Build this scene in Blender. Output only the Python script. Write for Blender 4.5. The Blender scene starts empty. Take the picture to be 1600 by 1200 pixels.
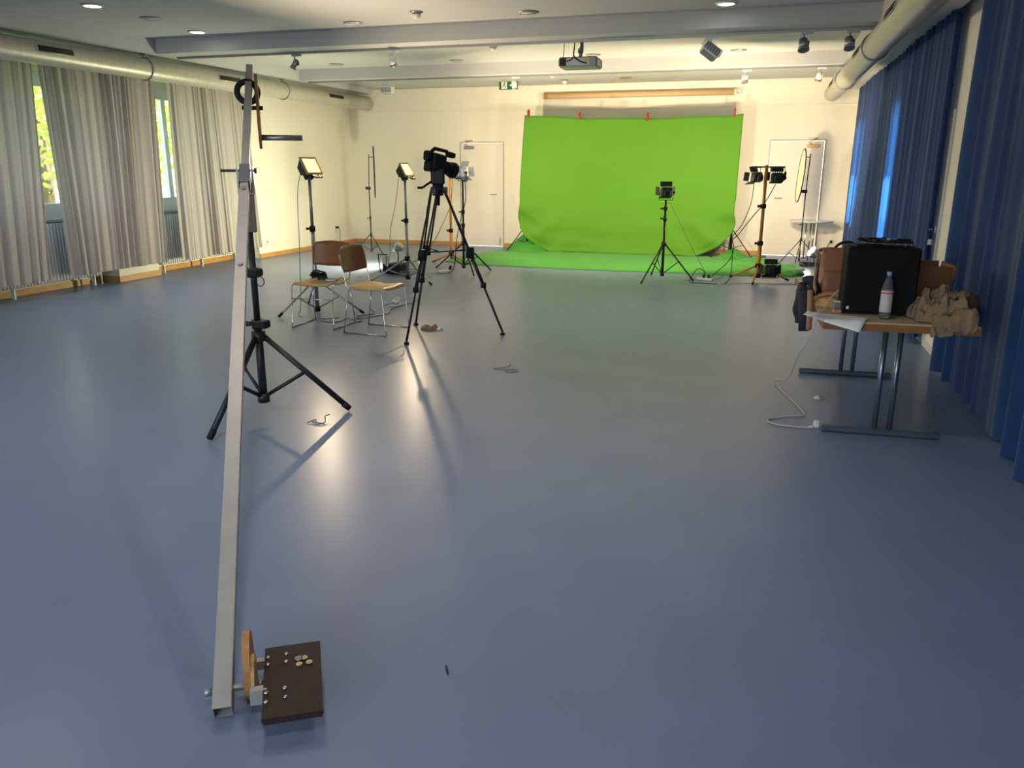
import bpy, math, random
from math import sin, cos, pi, radians, sqrt, atan2
from mathutils import Vector as V, Matrix, noise
random.seed(4)
SC = bpy.context.scene
C = bpy.context.collection

# ---------------------------------------------------------------- camera, world, exposure
YAW, PITCH, ROLL = radians(16.980), radians(15.3147), radians(0.118)
fw = V((-sin(YAW)*cos(PITCH), cos(YAW)*cos(PITCH), -sin(PITCH)))
rt = V((cos(YAW), sin(YAW), 0)); up = rt.cross(fw)
r2 = rt*cos(ROLL) + up*sin(ROLL); u2 = -rt*sin(ROLL) + up*cos(ROLL)
cd = bpy.data.cameras.new('camera'); cam = bpy.data.objects.new('camera', cd); C.objects.link(cam)
cd.sensor_width = 36; cd.lens = 36*1243.36/1600; cd.clip_start = 0.05; cd.clip_end = 300
cam.matrix_world = Matrix(((r2.x, u2.x, -fw.x, 0), (r2.y, u2.y, -fw.y, 0), (r2.z, u2.z, -fw.z, 1.6), (0, 0, 0, 1)))
SC.camera = cam
SC.view_settings.view_transform = 'Standard'; SC.view_settings.look = 'None'
SC.view_settings.gamma = 1; SC.view_settings.use_curve_mapping = False
SC.view_settings.exposure = 0.38
SC.cycles.use_denoising = True
SC.cycles.max_bounces = 8; SC.cycles.diffuse_bounces = 4; SC.cycles.glossy_bounces = 3
SC.cycles.transmission_bounces = 6; SC.cycles.transparent_max_bounces = 8
SC.cycles.sample_clamp_indirect = 6; SC.cycles.blur_glossy = 0.6
SC.cycles.caustics_reflective = False; SC.cycles.caustics_refractive = False
W = bpy.data.worlds.new('sky'); SC.world = W; W.use_nodes = True
nt = W.node_tree; nt.nodes.clear()
wo = nt.nodes.new('ShaderNodeOutputWorld'); bg = nt.nodes.new('ShaderNodeBackground')
sk = nt.nodes.new('ShaderNodeTexSky'); sk.sky_type = 'NISHITA'; sk.sun_elevation = radians(32); sk.sun_rotation = radians(60)
sk.sun_disc = False; sk.air_density = 1.2
bg.inputs['Strength'].default_value = 1.1
nt.links.new(sk.outputs[0], bg.inputs[0]); nt.links.new(bg.outputs[0], wo.inputs[0])

def light(kind, loc, aim, power, col, size=0.2, spot=None, blend=0.5, sizey=None, spread=None):
    l = bpy.data.lights.new('lamp_light', kind); l.energy = power; l.color = col
    if kind == 'AREA':
        l.shape = 'RECTANGLE' if sizey else 'DISK'; l.size = size
        if sizey: l.size_y = sizey
        if spread: l.spread = spread
    else:
        l.shadow_soft_size = size
    if kind == 'SPOT': l.spot_size = spot; l.spot_blend = blend
    o = bpy.data.objects.new('lamp_light', l); C.objects.link(o); o.location = loc
    o.rotation_euler = V(aim).to_track_quat('-Z', 'Y').to_euler()
    return o
SUN = light('SUN', (8, 8, 8), (-1, .12, -2.0), 34.0, (1, .95, .86), .01)
WARM = (1.0, 0.77, 0.50); NEUT = (1.0, 0.90, 0.78); COOL = (0.78, 0.88, 1.0)

# ---------------------------------------------------------------- materials
MATS = {}
def mat(name, col, rough=0.6, metal=0.0, spec=0.5, bump=0.0, bscale=40, var=0.0, vscale=3.0, emit=None, estr=0,
        trans=0.0, transm=0.0, ior=1.45, alpha=1.0, stretch=None, coat=0.0, sheen=0.0, crough=0.03, tcol=None):
    if name in MATS: return MATS[name]
    m = bpy.data.materials.new(name); m.use_nodes = True; n = m.node_tree.nodes; L = m.node_tree.links
    b = n['Principled BSDF']; c4 = (*col, 1)
    b.inputs['Base Color'].default_value = c4; b.inputs['Roughness'].default_value = rough
    b.inputs['Metallic'].default_value = metal; b.inputs['Specular IOR Level'].default_value = spec
    b.inputs['Transmission Weight'].default_value = transm; b.inputs['IOR'].default_value = ior
    b.inputs['Alpha'].default_value = alpha; b.inputs['Coat Weight'].default_value = coat; b.inputs['Coat Roughness'].default_value = crough
    b.inputs['Sheen Weight'].default_value = sheen
    if emit: b.inputs['Emission Color'].default_value = (*emit, 1); b.inputs['Emission Strength'].default_value = estr
    tc = n.new('ShaderNodeTexCoord'); mp = n.new('ShaderNodeMapping'); L.new(tc.outputs['Object'], mp.inputs[0])
    if stretch: mp.inputs['Scale'].default_value = stretch
    if var > 0:
        t = n.new('ShaderNodeTexNoise'); t.inputs['Scale'].default_value = vscale; t.inputs['Detail'].default_value = 5
        L.new(mp.outputs[0], t.inputs['Vector'])
        r = n.new('ShaderNodeMapRange'); r.inputs['From Min'].default_value = 0.25; r.inputs['From Max'].default_value = 0.75
        r.inputs['To Min'].default_value = 1 - var; r.inputs['To Max'].default_value = 1 + var
        L.new(t.outputs['Fac'], r.inputs['Value'])
        mx = n.new('ShaderNodeVectorMath'); mx.operation = 'SCALE'; mx.inputs[0].default_value = col
        L.new(r.outputs[0], mx.inputs['Scale']); L.new(mx.outputs[0], b.inputs['Base Color'])
    if bump > 0:
        t = n.new('ShaderNodeTexNoise'); t.inputs['Scale'].default_value = bscale; t.inputs['Detail'].default_value = 4
        L.new(mp.outputs[0], t.inputs['Vector'])
        bp = n.new('ShaderNodeBump'); bp.inputs['Strength'].default_value = bump; bp.inputs['Distance'].default_value = 0.01
        L.new(t.outputs['Fac'], bp.inputs['Height']); L.new(bp.outputs[0], b.inputs['Normal'])
    if trans > 0:
        tr = n.new('ShaderNodeBsdfTranslucent'); tr.inputs[0].default_value = (*tcol, 1) if tcol else c4
        ms = n.new('ShaderNodeMixShader'); ms.inputs[0].default_value = trans
        L.new(b.outputs[0], ms.inputs[1]); L.new(tr.outputs[0], ms.inputs[2])
        L.new(ms.outputs[0], n['Material Output'].inputs[0])
    MATS[name] = m; return m

M_wall = mat('wall_paint', (.80, .77, .67), .75, bump=.08, bscale=120, var=.02, vscale=1.5)
M_ceil = mat('ceiling_paint', (.50, .52, .525), .8, var=.02, vscale=1)
M_floor = mat('blue_linoleum', (.150, .205, .335), .60, spec=.30, coat=.62, crough=.29, var=.07, vscale=2.2, bump=.015, bscale=14)
M_wood_trim = mat('oak_trim', (.50, .27, .085), .45, var=.2, vscale=6, stretch=(8, 1, 8))
M_case = mat('case_black', (.006, .006, .007), .65, spec=.15)
M_white = mat('white_paint', (.74, .74, .72), .4)
M_door = mat('door_cream', (.78, .745, .67), .5, var=.02)
M_frame = mat('door_frame_grey', (.42, .39, .34), .5)
M_steel = mat('chromed_steel', (.62, .62, .62), .22, metal=1)
M_dsteel = mat('brushed_grey_metal', (.36, .36, .38), .38, metal=.8)
M_alu = mat('aluminium_bar', (.40, .37, .35), .5, metal=.3, var=.08, vscale=9, stretch=(1, 1, .3))
M_duct = mat('duct_sheet', (.50, .49, .42), .42, metal=.3, var=.1, vscale=5, stretch=(1, 6, 1))
M_black = mat('black_plastic', (.009, .009, .011), .5, spec=.3)
M_bmetal = mat('black_metal', (.016, .016, .018), .38)
M_dark = mat('dark_slot', (.03, .024, .02), .8)
M_gcurt = mat('grey_curtain', (.43, .395, .37), .85, trans=.10, bump=.1, bscale=300)
M_bcurt = mat('blue_curtain', (.011, .046, .140), .75, trans=.24, tcol=(.05, .28, .95), sheen=.2, bump=.1, bscale=200)
M_green = mat('green_cloth', (.068, .225, .008), .8, trans=.06, sheen=.1, var=.03, vscale=2)
M_green2 = mat('green_floor_cloth', (.022, .25, .004), .7, sheen=.1, var=.04, vscale=3)
M_seat = mat('beech_ply_seat', (.56, .33, .12), .4, var=.12, vscale=5, stretch=(1, 8, 8))
M_back = mat('brown_ply_back', (.25, .082, .021), .35, var=.12, vscale=6, stretch=(6, 1, 1))
M_orange = mat('orange_tube', (.52, .22, .02), .4)
M_warmlens = mat('halogen_lens', (1, .8, .5), .3, emit=(1, .72, .20), estr=1.8)
M_smalllens = mat('floor_lamp_lens', (1, .95, .7), .3, emit=(1, .95, .72), estr=9)
M_downlens = mat('downlight_lens', (1, 1, 1), .3, emit=(1, .93, .82), estr=14)
M_lampgrey = mat('lamp_bluish_grey', (.36, .40, .50), .4, metal=.2)
M_gold = mat('barn_door_gold', (.42, .31, .12), .35, metal=.4)
M_reflect = mat('reflector_cream', (.80, .76, .58), .6)
M_red = mat('red_clamp', (.30, .018, .010), .4)
M_tan = mat('screen_case', (.62, .43, .22), .5)
M_ply = mat('plywood_edge', (.42, .19, .07), .55, var=.25, vscale=14, stretch=(3, 3, 1))
M_brownply = mat('brown_plate', (.26, .09, .035), .4, var=.1)
M_darkply = mat('antislip_plywood', (.032, .013, .008), .6, var=.3, vscale=30, stretch=(4, .4, 1), bump=.4, bscale=90)
M_tabletop = mat('table_laminate', (.46, .36, .25), .4, var=.05)
M_edge = mat('table_edge_brown', (.26, .10, .032), .4, var=.1, stretch=(.5, 3, 3))
M_bluesteel = mat('table_steel', (.20, .23, .28), .3, metal=.8)
M_leather = mat('brown_leather', (.33, .135, .075), .5, bump=.2, bscale=60, var=.12)
M_pink = mat('tan_lining', (.42, .21, .13), .6)
M_navy = mat('dark_cloth', (.02, .022, .035), .8, bump=.3, bscale=30)
M_bread = mat('paper_bag', (.50, .28, .09), .8, bump=.5, bscale=25, var=.2)
M_beige = mat('beige_cloth', (.25, .165, .10), .9, bump=.5, bscale=60, var=.12, vscale=8)
M_maroon = mat('dark_lining', (.045, .018, .014), .85)
M_cardb = mat('brown_board', (.20, .085, .035), .55, var=.12)
M_paper = mat('white_paper', (.72, .72, .74), .7)
M_print = mat('paper_print', (.42, .43, .45), .7)
M_cap = mat('blue_cap', (.22, .30, .50), .35)
M_pet = mat('bottle_plastic', (.9, .93, .95), .05, transm=.9, ior=1.2)
M_label = mat('bottle_label', (.52, .45, .50), .5)
M_rlabel = mat('label_band', (.50, .12, .14), .5)
M_gcable = mat('grey_cable', (.16, .16, .17), .5)
M_wcable = mat('pale_cable', (.55, .54, .50), .5)
M_glasstop = mat('pale_table_top', (.50, .53, .52), .15)
M_sign = mat('exit_green', (.010, .10, .045), .4)
M_signw = mat('exit_white', (.75, .75, .68), .4)
M_leaf = mat('leaf', (.36, .46, .06), .6, trans=.5, var=.4, vscale=1.2)
M_bark = mat('bark', (.12, .08, .05), .9)
M_ground = mat('grass_ground', (.14, .22, .05), .9, var=.3)
M_projector = mat('projector_grey', (.30, .31, .33), .4)
M_coin = mat('brass_washer', (.60, .47, .28), .35, metal=.7)
M_bluetape = mat('pale_blue_strip', (.35, .50, .80), .2, metal=.4)

# ---------------------------------------------------------------- mesh helpers
def glass_mat():
    m = bpy.data.materials.new('window_glass_pane'); m.use_nodes = True; n = m.node_tree.nodes; L = m.node_tree.links
    n.remove(n['Principled BSDF']); a = n.new('ShaderNodeBsdfTransparent'); g = n.new('ShaderNodeBsdfGlossy'); g.inputs['Roughness'].default_value = .03
    a.inputs[0].default_value = (.93, .96, .95, 1)
    x = n.new('ShaderNodeMixShader'); x.inputs[0].default_value = .05
    L.new(a.outputs[0], x.inputs[1]); L.new(g.outputs[0], x.inputs[2]); L.new(x.outputs[0], n['Material Output'].inputs[0]); return m
M_glass = glass_mat()
class MB:
    def __init__(s): s.v = []; s.f = []; s.sm = []
    def add(s, vs, fs, smooth=False, M=None):
        n = len(s.v)
        for p in vs:
            p = V(p); s.v.append(M @ p if M else p)
        for f in fs: s.f.append([n+i for i in f]); s.sm.append(smooth)
        return s
    def box(s, c, d, rz=0, M=None, bev=0.0):
        x, y, z = d[0]/2, d[1]/2, d[2]/2
        R = Matrix.Translation(c) @ Matrix.Rotation(rz, 4, 'Z')
        if M: R = M @ R
        if bev <= 0:
            vs = [(i*x, j*y, k*z) for i in (-1, 1) for j in (-1, 1) for k in (-1, 1)]
            return s.add(vs, [(0,1,3,2),(4,6,7,5),(0,4,5,1),(2,3,7,6),(0,2,6,4),(1,5,7,3)], False, R)
        b = min(bev, x*.9, y*.9, z*.9); vs = []
        for (zz, q) in ((-z, b), (-z+b, 0), (z-b, 0), (z, b)):
            X, Y = x-q, y-q
            vs += [(-X+b*(q == 0), -Y, zz), (X-b*(q == 0), -Y, zz), (X, -Y+b*(q == 0), zz), (X, Y-b*(q == 0), zz),
                   (X-b*(q == 0), Y, zz), (-X+b*(q == 0), Y, zz), (-X, Y-b*(q == 0), zz), (-X, -Y+b*(q == 0), zz)]
        fs = [tuple(range(7, -1, -1)), tuple(range(24, 32))]
        for k in range(3):
            for i in range(8):
                j = (i+1) % 8; fs.append((k*8+i, k*8+j, k*8+8+j, k*8+8+i))
        return s.add(vs, fs, False, R)
    def tube(s, p0, p1, r0, r1=None, n=12, cap=True):
        r1 = r0 if r1 is None else r1
        return s.path([p0, p1], [r0, r1], n, cap)
    def path(s, pts, r, n=8, cap=True):
        pts = [V(p) for p in pts]
        rs = r if isinstance(r, (list, tuple)) else [r]*len(pts)
        vs = []; prev = None
        for i, p in enumerate(pts):
            if i == 0: t = pts[1]-p
            elif i == len(pts)-1: t = p-pts[i-1]
            else: t = (pts[i+1]-p).normalized()+(p-pts[i-1]).normalized()
            if t.length < 1e-9: t = V((0, 0, 1))
            t.normalize()
            if prev is None:
                a = V((0, 0, 1)) if abs(t.z) < .9 else V((1, 0, 0)); u = t.cross(a).normalized()
            else: u = (prev - t*prev.dot(t)).normalized()
            prev = u; w = t.cross(u)
            for k in range(n):
                an = 2*pi*k/n; vs.append(p + u*cos(an)*rs[i] + w*sin(an)*rs[i])
        fs = []
        for i in range(len(pts)-1):
            for k in range(n):
                j = (k+1) % n; fs.append((i*n+k, i*n+j, (i+1)*n+j, (i+1)*n+k))
        s.add(vs, fs, True)
        if cap:
            m = len(s.v)-len(vs); L = len(pts)-1
            s.f.append([m+k for k in range(n-1, -1, -1)]); s.sm.append(False)
            s.f.append([m+L*n+k for k in range(n)]); s.sm.append(False)
        return s
    def lathe(s, prof, n=24, M=None, smooth=True):
        vs = []; fs = []
        for r, z in prof:
            for k in range(n): vs.append((r*cos(2*pi*k/n), r*sin(2*pi*k/n), z))
        for i in range(len(prof)-1):
            for k in range(n):
                j = (k+1) % n; fs.append((i*n+k, i*n+j, (i+1)*n+j, (i+1)*n+k))
        s.add(vs, fs, smooth, M)
        m = len(s.v)-len(vs); L = len(prof)-1
        s.f.append([m+k for k in range(n-1, -1, -1)]); s.sm.append(False)
        s.f.append([m+L*n+k for k in range(n)]); s.sm.append(False)
        return s
    def prism(s, poly, h, M=None):          # poly in local XY extruded along +Z by h
        n = len(poly); vs = [(x, y, 0) for x, y in poly]+[(x, y, h) for x, y in poly]
        fs = [tuple(range(n-1, -1, -1)), tuple(range(n, 2*n))]+[(i, (i+1) % n, n+(i+1) % n, n+i) for i in range(n)]
        return s.add(vs, fs, False, M)
    def grid(s, fn, nu, nv, thick=0.0, smooth=True):
        P = [[V(fn(i/nu, j/nv)) for j in range(nv+1)] for i in range(nu+1)]
        def put(Q, flip):
            vs = [p for row in Q for p in row]; fs = []
            for i in range(nu):
                for j in range(nv):
                    a = i*(nv+1)+j; q = (a, a+1, a+nv+2, a+nv+1); fs.append(q[::-1] if flip else q)
            s.add(vs, fs, smooth)
        put(P, False)
        if thick > 0:
            Q = []
            for i in range(nu+1):
                row = []
                for j in range(nv+1):
                    du = P[min(i+1, nu)][j]-P[max(i-1, 0)][j]; dv = P[i][min(j+1, nv)]-P[i][max(j-1, 0)]
                    nn = du.cross(dv); nn = nn.normalized() if nn.length > 1e-12 else V((0, 0, 1))
                    row.append(P[i][j]+nn*thick)
                Q.append(row)
            base = len(s.v)-(nu+1)*(nv+1); put(Q, True); b2 = base+(nu+1)*(nv+1)
            rim = [(0, j) for j in range(nv)]+[(i, nv) for i in range(nu)]+[(nu, j) for j in range(nv, 0, -1)]+[(i, 0) for i in range(nu, 0, -1)]
            ix = [i*(nv+1)+j for i, j in rim]
            for k in range(len(ix)):
                a, b = ix[k], ix[(k+1) % len(ix)]
                s.f.append([base+b, base+a, b2+a, b2+b]); s.sm.append(False)
        return s
    def torus(s, c, R, r, axis=(0, 1, 0), n=28, k=10, M=None):
        q = V(axis).to_track_quat('Z', 'Y').to_matrix().to_4x4(); T = Matrix.Translation(c) @ q
        if M: T = M @ T
        vs = []; fs = []
        for i in range(n):
            a = 2*pi*i/n
            for j in range(k):
                b = 2*pi*j/k; vs.append(((R+r*cos(b))*cos(a), (R+r*cos(b))*sin(a), r*sin(b)))
        for i in range(n):
            for j in range(k):
                fs.append((i*k+j, ((i+1) % n)*k+j, ((i+1) % n)*k+(j+1) % k, i*k+(j+1) % k))
        return s.add(vs, fs, True, T)
    def build(s, name, m, parent=None, **props):
        me = bpy.data.meshes.new(name)
        off = V((0, 0, 0)); p = parent
        while p is not None: off += V(p.location); p = p.parent
        if parent is None and props.get('label'):       # a one-mesh thing: origin at its foot
            mn = V((min(v.x for v in s.v), min(v.y for v in s.v), min(v.z for v in s.v)))
            mxx = V((max(v.x for v in s.v), max(v.y for v in s.v), 0)); off = V(((mn.x+mxx.x)/2, (mn.y+mxx.y)/2, mn.z))
        me.from_pydata([tuple(v-off) for v in s.v], [], s.f); me.update()
        for i, pl in enumerate(me.polygons): pl.use_smooth = s.sm[i]
        me.materials.append(m)
        o = bpy.data.objects.new(name, me); C.objects.link(o)
        if parent is not None: o.parent = parent
        elif props.get('label'): o.location = off
        for k, v in props.items():
            if v is not None: o['category' if k == 'cat' else k] = v
        return o

def thing(name, label, cat, loc=(0, 0, 0), group=None):
    o = bpy.data.objects.new(name, None); C.objects.link(o); o.location = loc; o.empty_display_size = .1
    o['label'] = label; o['category'] = cat
    if group: o['group'] = group
    return o
def copy_tree(o, parent=None):
    c = o.copy(); C.objects.link(c); c.parent = parent
    for ch in list(o.children): copy_tree(ch, c)
    return c
def place(o, loc, rot=(0, 0, 0), label=None, group=None):
    o.location = loc; o.rotation_euler = rot
    if label: o['label'] = label
    if group: o['group'] = group
    return o
def S(): return dict(kind='structure')
def spline(pts, k=8):
    P = [V(p) for p in pts]; out = []
    for i in range(len(P)-1):
        a = P[max(i-1, 0)]; b = P[i]; c = P[i+1]; d = P[min(i+2, len(P)-1)]
        for j in range(k):
            t = j/k; out.append(.5*((2*b)+(c-a)*t+(2*a-5*b+4*c-d)*t*t+(3*b-a-3*c+d)*t**3))
    out.append(P[-1]); return out
def cable(name, pts, r, m, label, group=None, parent=None):
    return MB().path(spline(pts), r, 6).build(name, m, parent, label=label, cat='cable' if label else None, group=group)

# ---------------------------------------------------------------- room shell
XL, XR, YB, YF, ZC, ZS = -8.62, 1.55, 15.77, -4.0, 3.20, 3.02
XN = -8.90    # back of the window niches
MB().box((-3.7, 6, -.05), (12, 21, .1)).build('floor', M_floor, **S())
ceil = MB().box((-3.7, 6, ZC+.06), (12, 21, .12)).build('ceiling', M_ceil, **S())
for y in (-1.40, 2.20, 5.80, 9.42, 12.95):
    MB().box((-3.35, y+.25, (ZS+ZC)/2), (8.9, .5, ZC-ZS)).build('beam', M_ceil, ceil)
MB().box((-8.45, 6, (ZS+ZC)/2), (1.28, 20, ZC-ZS)).build('edge_soffit', M_ceil, ceil)
MB().box((1.36, 6, (ZS+ZC)/2), (.70, 20, ZC-ZS)).build('edge_soffit', M_ceil, ceil)
MB().box((-3.35, 14.61, 3.155), (8.9, 2.32, .09)).build('lowered_panel', M_ceil, ceil)
# back wall with two recessed doors
DL, DR, DH = (-5.93, -4.99), (.06, 1.02), 2.07
wb = MB()
for x0, x1, z0, z1 in ((-9.2, DL[0], 0, 3.2), (DL[1], DR[0], 0, 3.2), (DR[1], 1.9, 0, 3.2), (DL[0], DL[1], DH, 3.2), (DR[0], DR[1], DH, 3.2)):
    wb.box(((x0+x1)/2, YB+.1, (z0+z1)/2), (x1-x0, .2, z1-z0))
wbo = wb.build('wall_back', M_wall, **S())
MB().box((-3.4, YB-.012, 3.05), (10, .024, .11)).build('cornice_strip', M_wall, wbo)
MB().box((-3.4, YB-.006, 2.662), (10, .012, .012)).build('picture_rail', M_wall, wbo)
wf = MB().box((-3.4, YF-.1, .45), (11, .2, .9)).box((-3.4, YF-.1, 2.95), (11, .2, .5))
for x0, x1 in ((-8.9, -6.4), (-3.9, -2.9), (-.4, 2.1)): wf.box(((x0+x1)/2, YF-.1, 1.8), (x1-x0, .2, 1.8))
wf.build('wall_front', M_wall, **S())
for k, x in enumerate((-5.15, -1.65)):  # unseen windows behind the camera, added to brighten the near floor softly
    w = MB().box((x, YF-.1, 1.8), (2.5, .008, 1.8)).build('window_%d' % (k+8), M_glass, **S())
    fr = MB()
    for dx in (-1.22, 0, 1.22): fr.box((x+dx, YF-.1, 1.8), (.06, .06, 1.8))
    fr.build('window_frame', M_white, w)
    light('AREA', (x, YF-.25, 1.8), (0, 1, -.12), 74, (.86, .93, 1), 2.4, sizey=1.7)  # added fill light outside the made-up window, evens out the foreground
def back_door(n, x0, x1, hinge_right):
    xc = (x0+x1)/2; w = x1-x0
    fr = MB().box((x0+.012, YB+.0, DH/2), (.024, .02, DH)).box((x1-.012, YB, DH/2), (.024, .02, DH)).box((xc, YB, DH-.012), (w-.05, .02, .024))
    f = MB().box((xc, YB+.028, (DH-.026)/2+.004), (w-.056, .05, DH-.034)).build('door_%d' % n, M_door, **S())
    fr.build('door_frame', M_frame, f)
    hx = x0+.16 if hinge_right else x1-.16; sgn = 1 if hinge_right else -1
    h = MB().box((hx-.0*sgn, YB+.02, 1.045), (.045, .012, .05)).tube((hx, YB+.02, 1.045), (hx, YB-.035, 1.045), .009)
    h.tube((hx, YB-.035, 1.045), (hx+.13*sgn, YB-.035, 1.045), .009); h.build('door_handle', M_steel, f)
    MB().tube((hx, YB+.03, .93), (hx, YB+.012, .93), .022).build('lock_rose', M_bmetal if not hinge_right else M_white, f)
    cx = x0+.20 if not hinge_right else x1-.22
    MB().box((cx, YB-.002, 1.955), (.22, .055, .06), bev=.008).build('door_closer', M_dsteel if not hinge_right else M_tan, f)
    MB().path([(cx-.02, YB-.02, 1.99), (cx-.08, YB-.06, 2.02), (cx+.05, YB-.02, 2.09)], .008, 6).box((cx, YB-.01, 2.085), (.16, .02, .02)).build('closer_arm', M_dsteel, f)
back_door(1, *DL, False); back_door(2, *DR, True)
MB().box((-5.075, YB-.006, .10), (.02, .012, .15)).build('trim_1', M_dsteel, **S())
# right wall with window openings behind the curtain and a door
WIN_R = ((10.50, 11.10), (13.85, 14.25), (14.60, 15.15))
wr = MB(); ys = [YF]
RZ0, RZ1 = .95, 2.42
for ya, yb in zip([YF]+[w[1] for w in WIN_R], [w[0] for w in WIN_R]+[15.95]): wr.box((XR+.1, (ya+yb)/2, 1.6), (.2, yb-ya, 3.2))
for y0, y1 in WIN_R:
    wr.box((XR+.1, (y0+y1)/2, RZ0/2), (.2, y1-y0, RZ0)); wr.box((XR+.1, (y0+y1)/2, (RZ1+3.2)/2), (.2, y1-y0, 3.2-RZ1))
wro = wr.build('wall_right', M_wall, **S())
d3 = MB().box((XR-.008, 8.56, 1.045), (.016, .96, 2.08)).build('door_3', M_door, **S())
MB().tube((XR-.015, 8.19, 1.05), (XR-.07, 8.19, 1.05), .010).tube((XR-.07, 8.18, 1.05), (XR-.07, 8.33, 1.05), .010).box((XR-.02, 8.19, 1.05), (.012, .05, .05)).build('door_handle', M_steel, d3)
MB().tube((XR-.015, 8.19, .95), (XR-.03, 8.19, .95), .022).box((XR-.045, 8.19, .935), (.05, .006, .05)).build('lock_cylinder', M_steel, d3)
for i, (y0, y1) in enumerate(WIN_R):
    w = MB().box((XR+.1, (y0+y1)/2, (RZ0+RZ1)/2), (.008, y1-y0, RZ1-RZ0)).build('window_%d' % (i+3 if i < 2 else 10), M_glass, **S())
    fr = MB()
    for y in (y0+.03, y1-.03, (y0+y1)/2): fr.box((XR+.1, y, (RZ0+RZ1)/2), (.05, .06, RZ1-RZ0))
    for z in (RZ0+.03, RZ1-.03): fr.box((XR+.1, (y0+y1)/2, z), (.05, y1-y0, .06))
    fr.build('window_frame', M_white, w)
# left wall: window niches, pier, far plain wall
wl = MB()
def xl_far(y): return -8.50+(y-12.35)*.035
niches = ((2.6, 4.9), (6.0, 9.17), (9.97, 12.30))
Z0, Z1 = .92, 2.74
seg = [YF]+[q for n in niches for q in n]
for a, b in ((YF, 2.6), (4.9, 6.0), (9.17, 9.97)): wl.box((XL-.2, (a+b)/2, 1.6), (.4, b-a, 3.2))
pts = [(-9.1, 12.30), (XL, 12.30), (XL, 12.38), (xl_far(12.38), 12.38), (xl_far(15.8), 15.8), (-9.1, 15.8)]
wl.prism(pts, 3.2)
for a, b in niches:
    wl.box((XN-.05, (a+b)/2, Z0/2), (.1, b-a, Z0)); wl.box((XN-.02, (a+b)/2, (Z1+3.2)/2), (.16, b-a, 3.2-Z1))
wlo = wl.build('wall_left', M_wall, **S())
for i, (a, b) in enumerate(niches):
    w = MB().box((XN-.03, (a+b)/2, (Z0+Z1)/2), (.008, b-a, Z1-Z0)).build('window_%d' % (i+5 if i == 0 else i), M_glass, **S())
    fr = MB(); nm = 3
    for k in range(nm+1):
        y = a+.04+(b-a-.08)*k/nm
        fr.box((XN-.02, y, (Z0+Z1)/2), (.06, .09 if k not in (0, nm) else .08, Z1-Z0-.01))
    fr.box((XN-.02, (a+b)/2, Z1-.09), (.058, b-a, .17)).box((XN-.02, (a+b)/2, Z0+.10), (.058, b-a, .19))
    fr.build('window_frame', M_white, w)
    MB().box((XN+.09, (a+b)/2, Z0-.015), (.24, b-a, .03)).build('window_sill', M_dsteel if i else M_white, w)
# baseboards (oak)
b = MB().prism([(xl_far(12.38), 12.38), (xl_far(12.38)+.018, 12.38), (xl_far(15.77)+.018, 15.75), (xl_far(15.77), 15.77)], .075)
b.box((XL+.009, 9.57, .04), (.018, .836, .08)).box((XL+.009, 5.45, .04), (.018, 1.1, .08))
for a, c in niches:
    b.box((XN+.009, (a+c)/2, .04), (.018, c-a, .08)); b.box(((XN+XL)/2, a+.009, .04), (XL-XN, .018, .08)); b.box(((XN+XL)/2, c-.009, .04), (XL-XN, .018, .08))
b.build('baseboard_left', M_wood_trim, **S())
b = MB()
for x0, x1 in ((-8.4, DL[0]), (DL[1], DR[0]), (DR[1], XR)): b.box(((x0+x1)/2, YB-.009, .038), (x1-x0, .018, .075))
b.build('baseboard_back', M_wood_trim, **S())
MB().box((XR-.009, 3.6, .03), (.018, 8.9, .06)).build('baseboard_right', M_white, **S())

# outside: ground and trees seen through the curtain gaps
MB().box((-20, 8, -.2), (22, 50, .1)).build('ground', M_ground, **S())
def tree(loc, h, r, label):
    t = thing('garden_tree', label, 'tree', loc, 'trees outside the left windows')
    MB().path([(loc[0], loc[1], 0), (loc[0]+.1, loc[1], h*.3), (loc[0], loc[1]+.1, h*.6)], [.16, .13, .07], 8).build('trunk', M_bark, t)
    m = MB(); rnd = random.Random(int(loc[1]*10))
    for i in range(2600):
        u = V((rnd.gauss(0, 1), rnd.gauss(0, 1), rnd.gauss(0, 1))).normalized()*(r*rnd.random()**.4)
        p = V(loc)+V((0, 0, h*.62))+V((u.x, u.y, u.z*h*.42/r)); a = V((rnd.gauss(0, 1), rnd.gauss(0, 1), rnd.gauss(0, 1))).normalized(); b_ = a.orthogonal().normalized(); s_ = .09
        m.add([p-a*s_, p+b_*s_*.6, p+a*s_, p-b_*s_*.6], [(0, 1, 2, 3)])
    m.build('foliage', M_leaf, t, kind='stuff')
tree((-15.5, 14.6, -.15), 5.2, 2.0, 'yellow-green leafy tree outside, seen through the left curtain gap')
tree((-16.5, 19.0, -.15), 5.4, 2.0, 'yellow-green leafy tree outside, seen through the right curtain gap beside the white sash')

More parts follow.
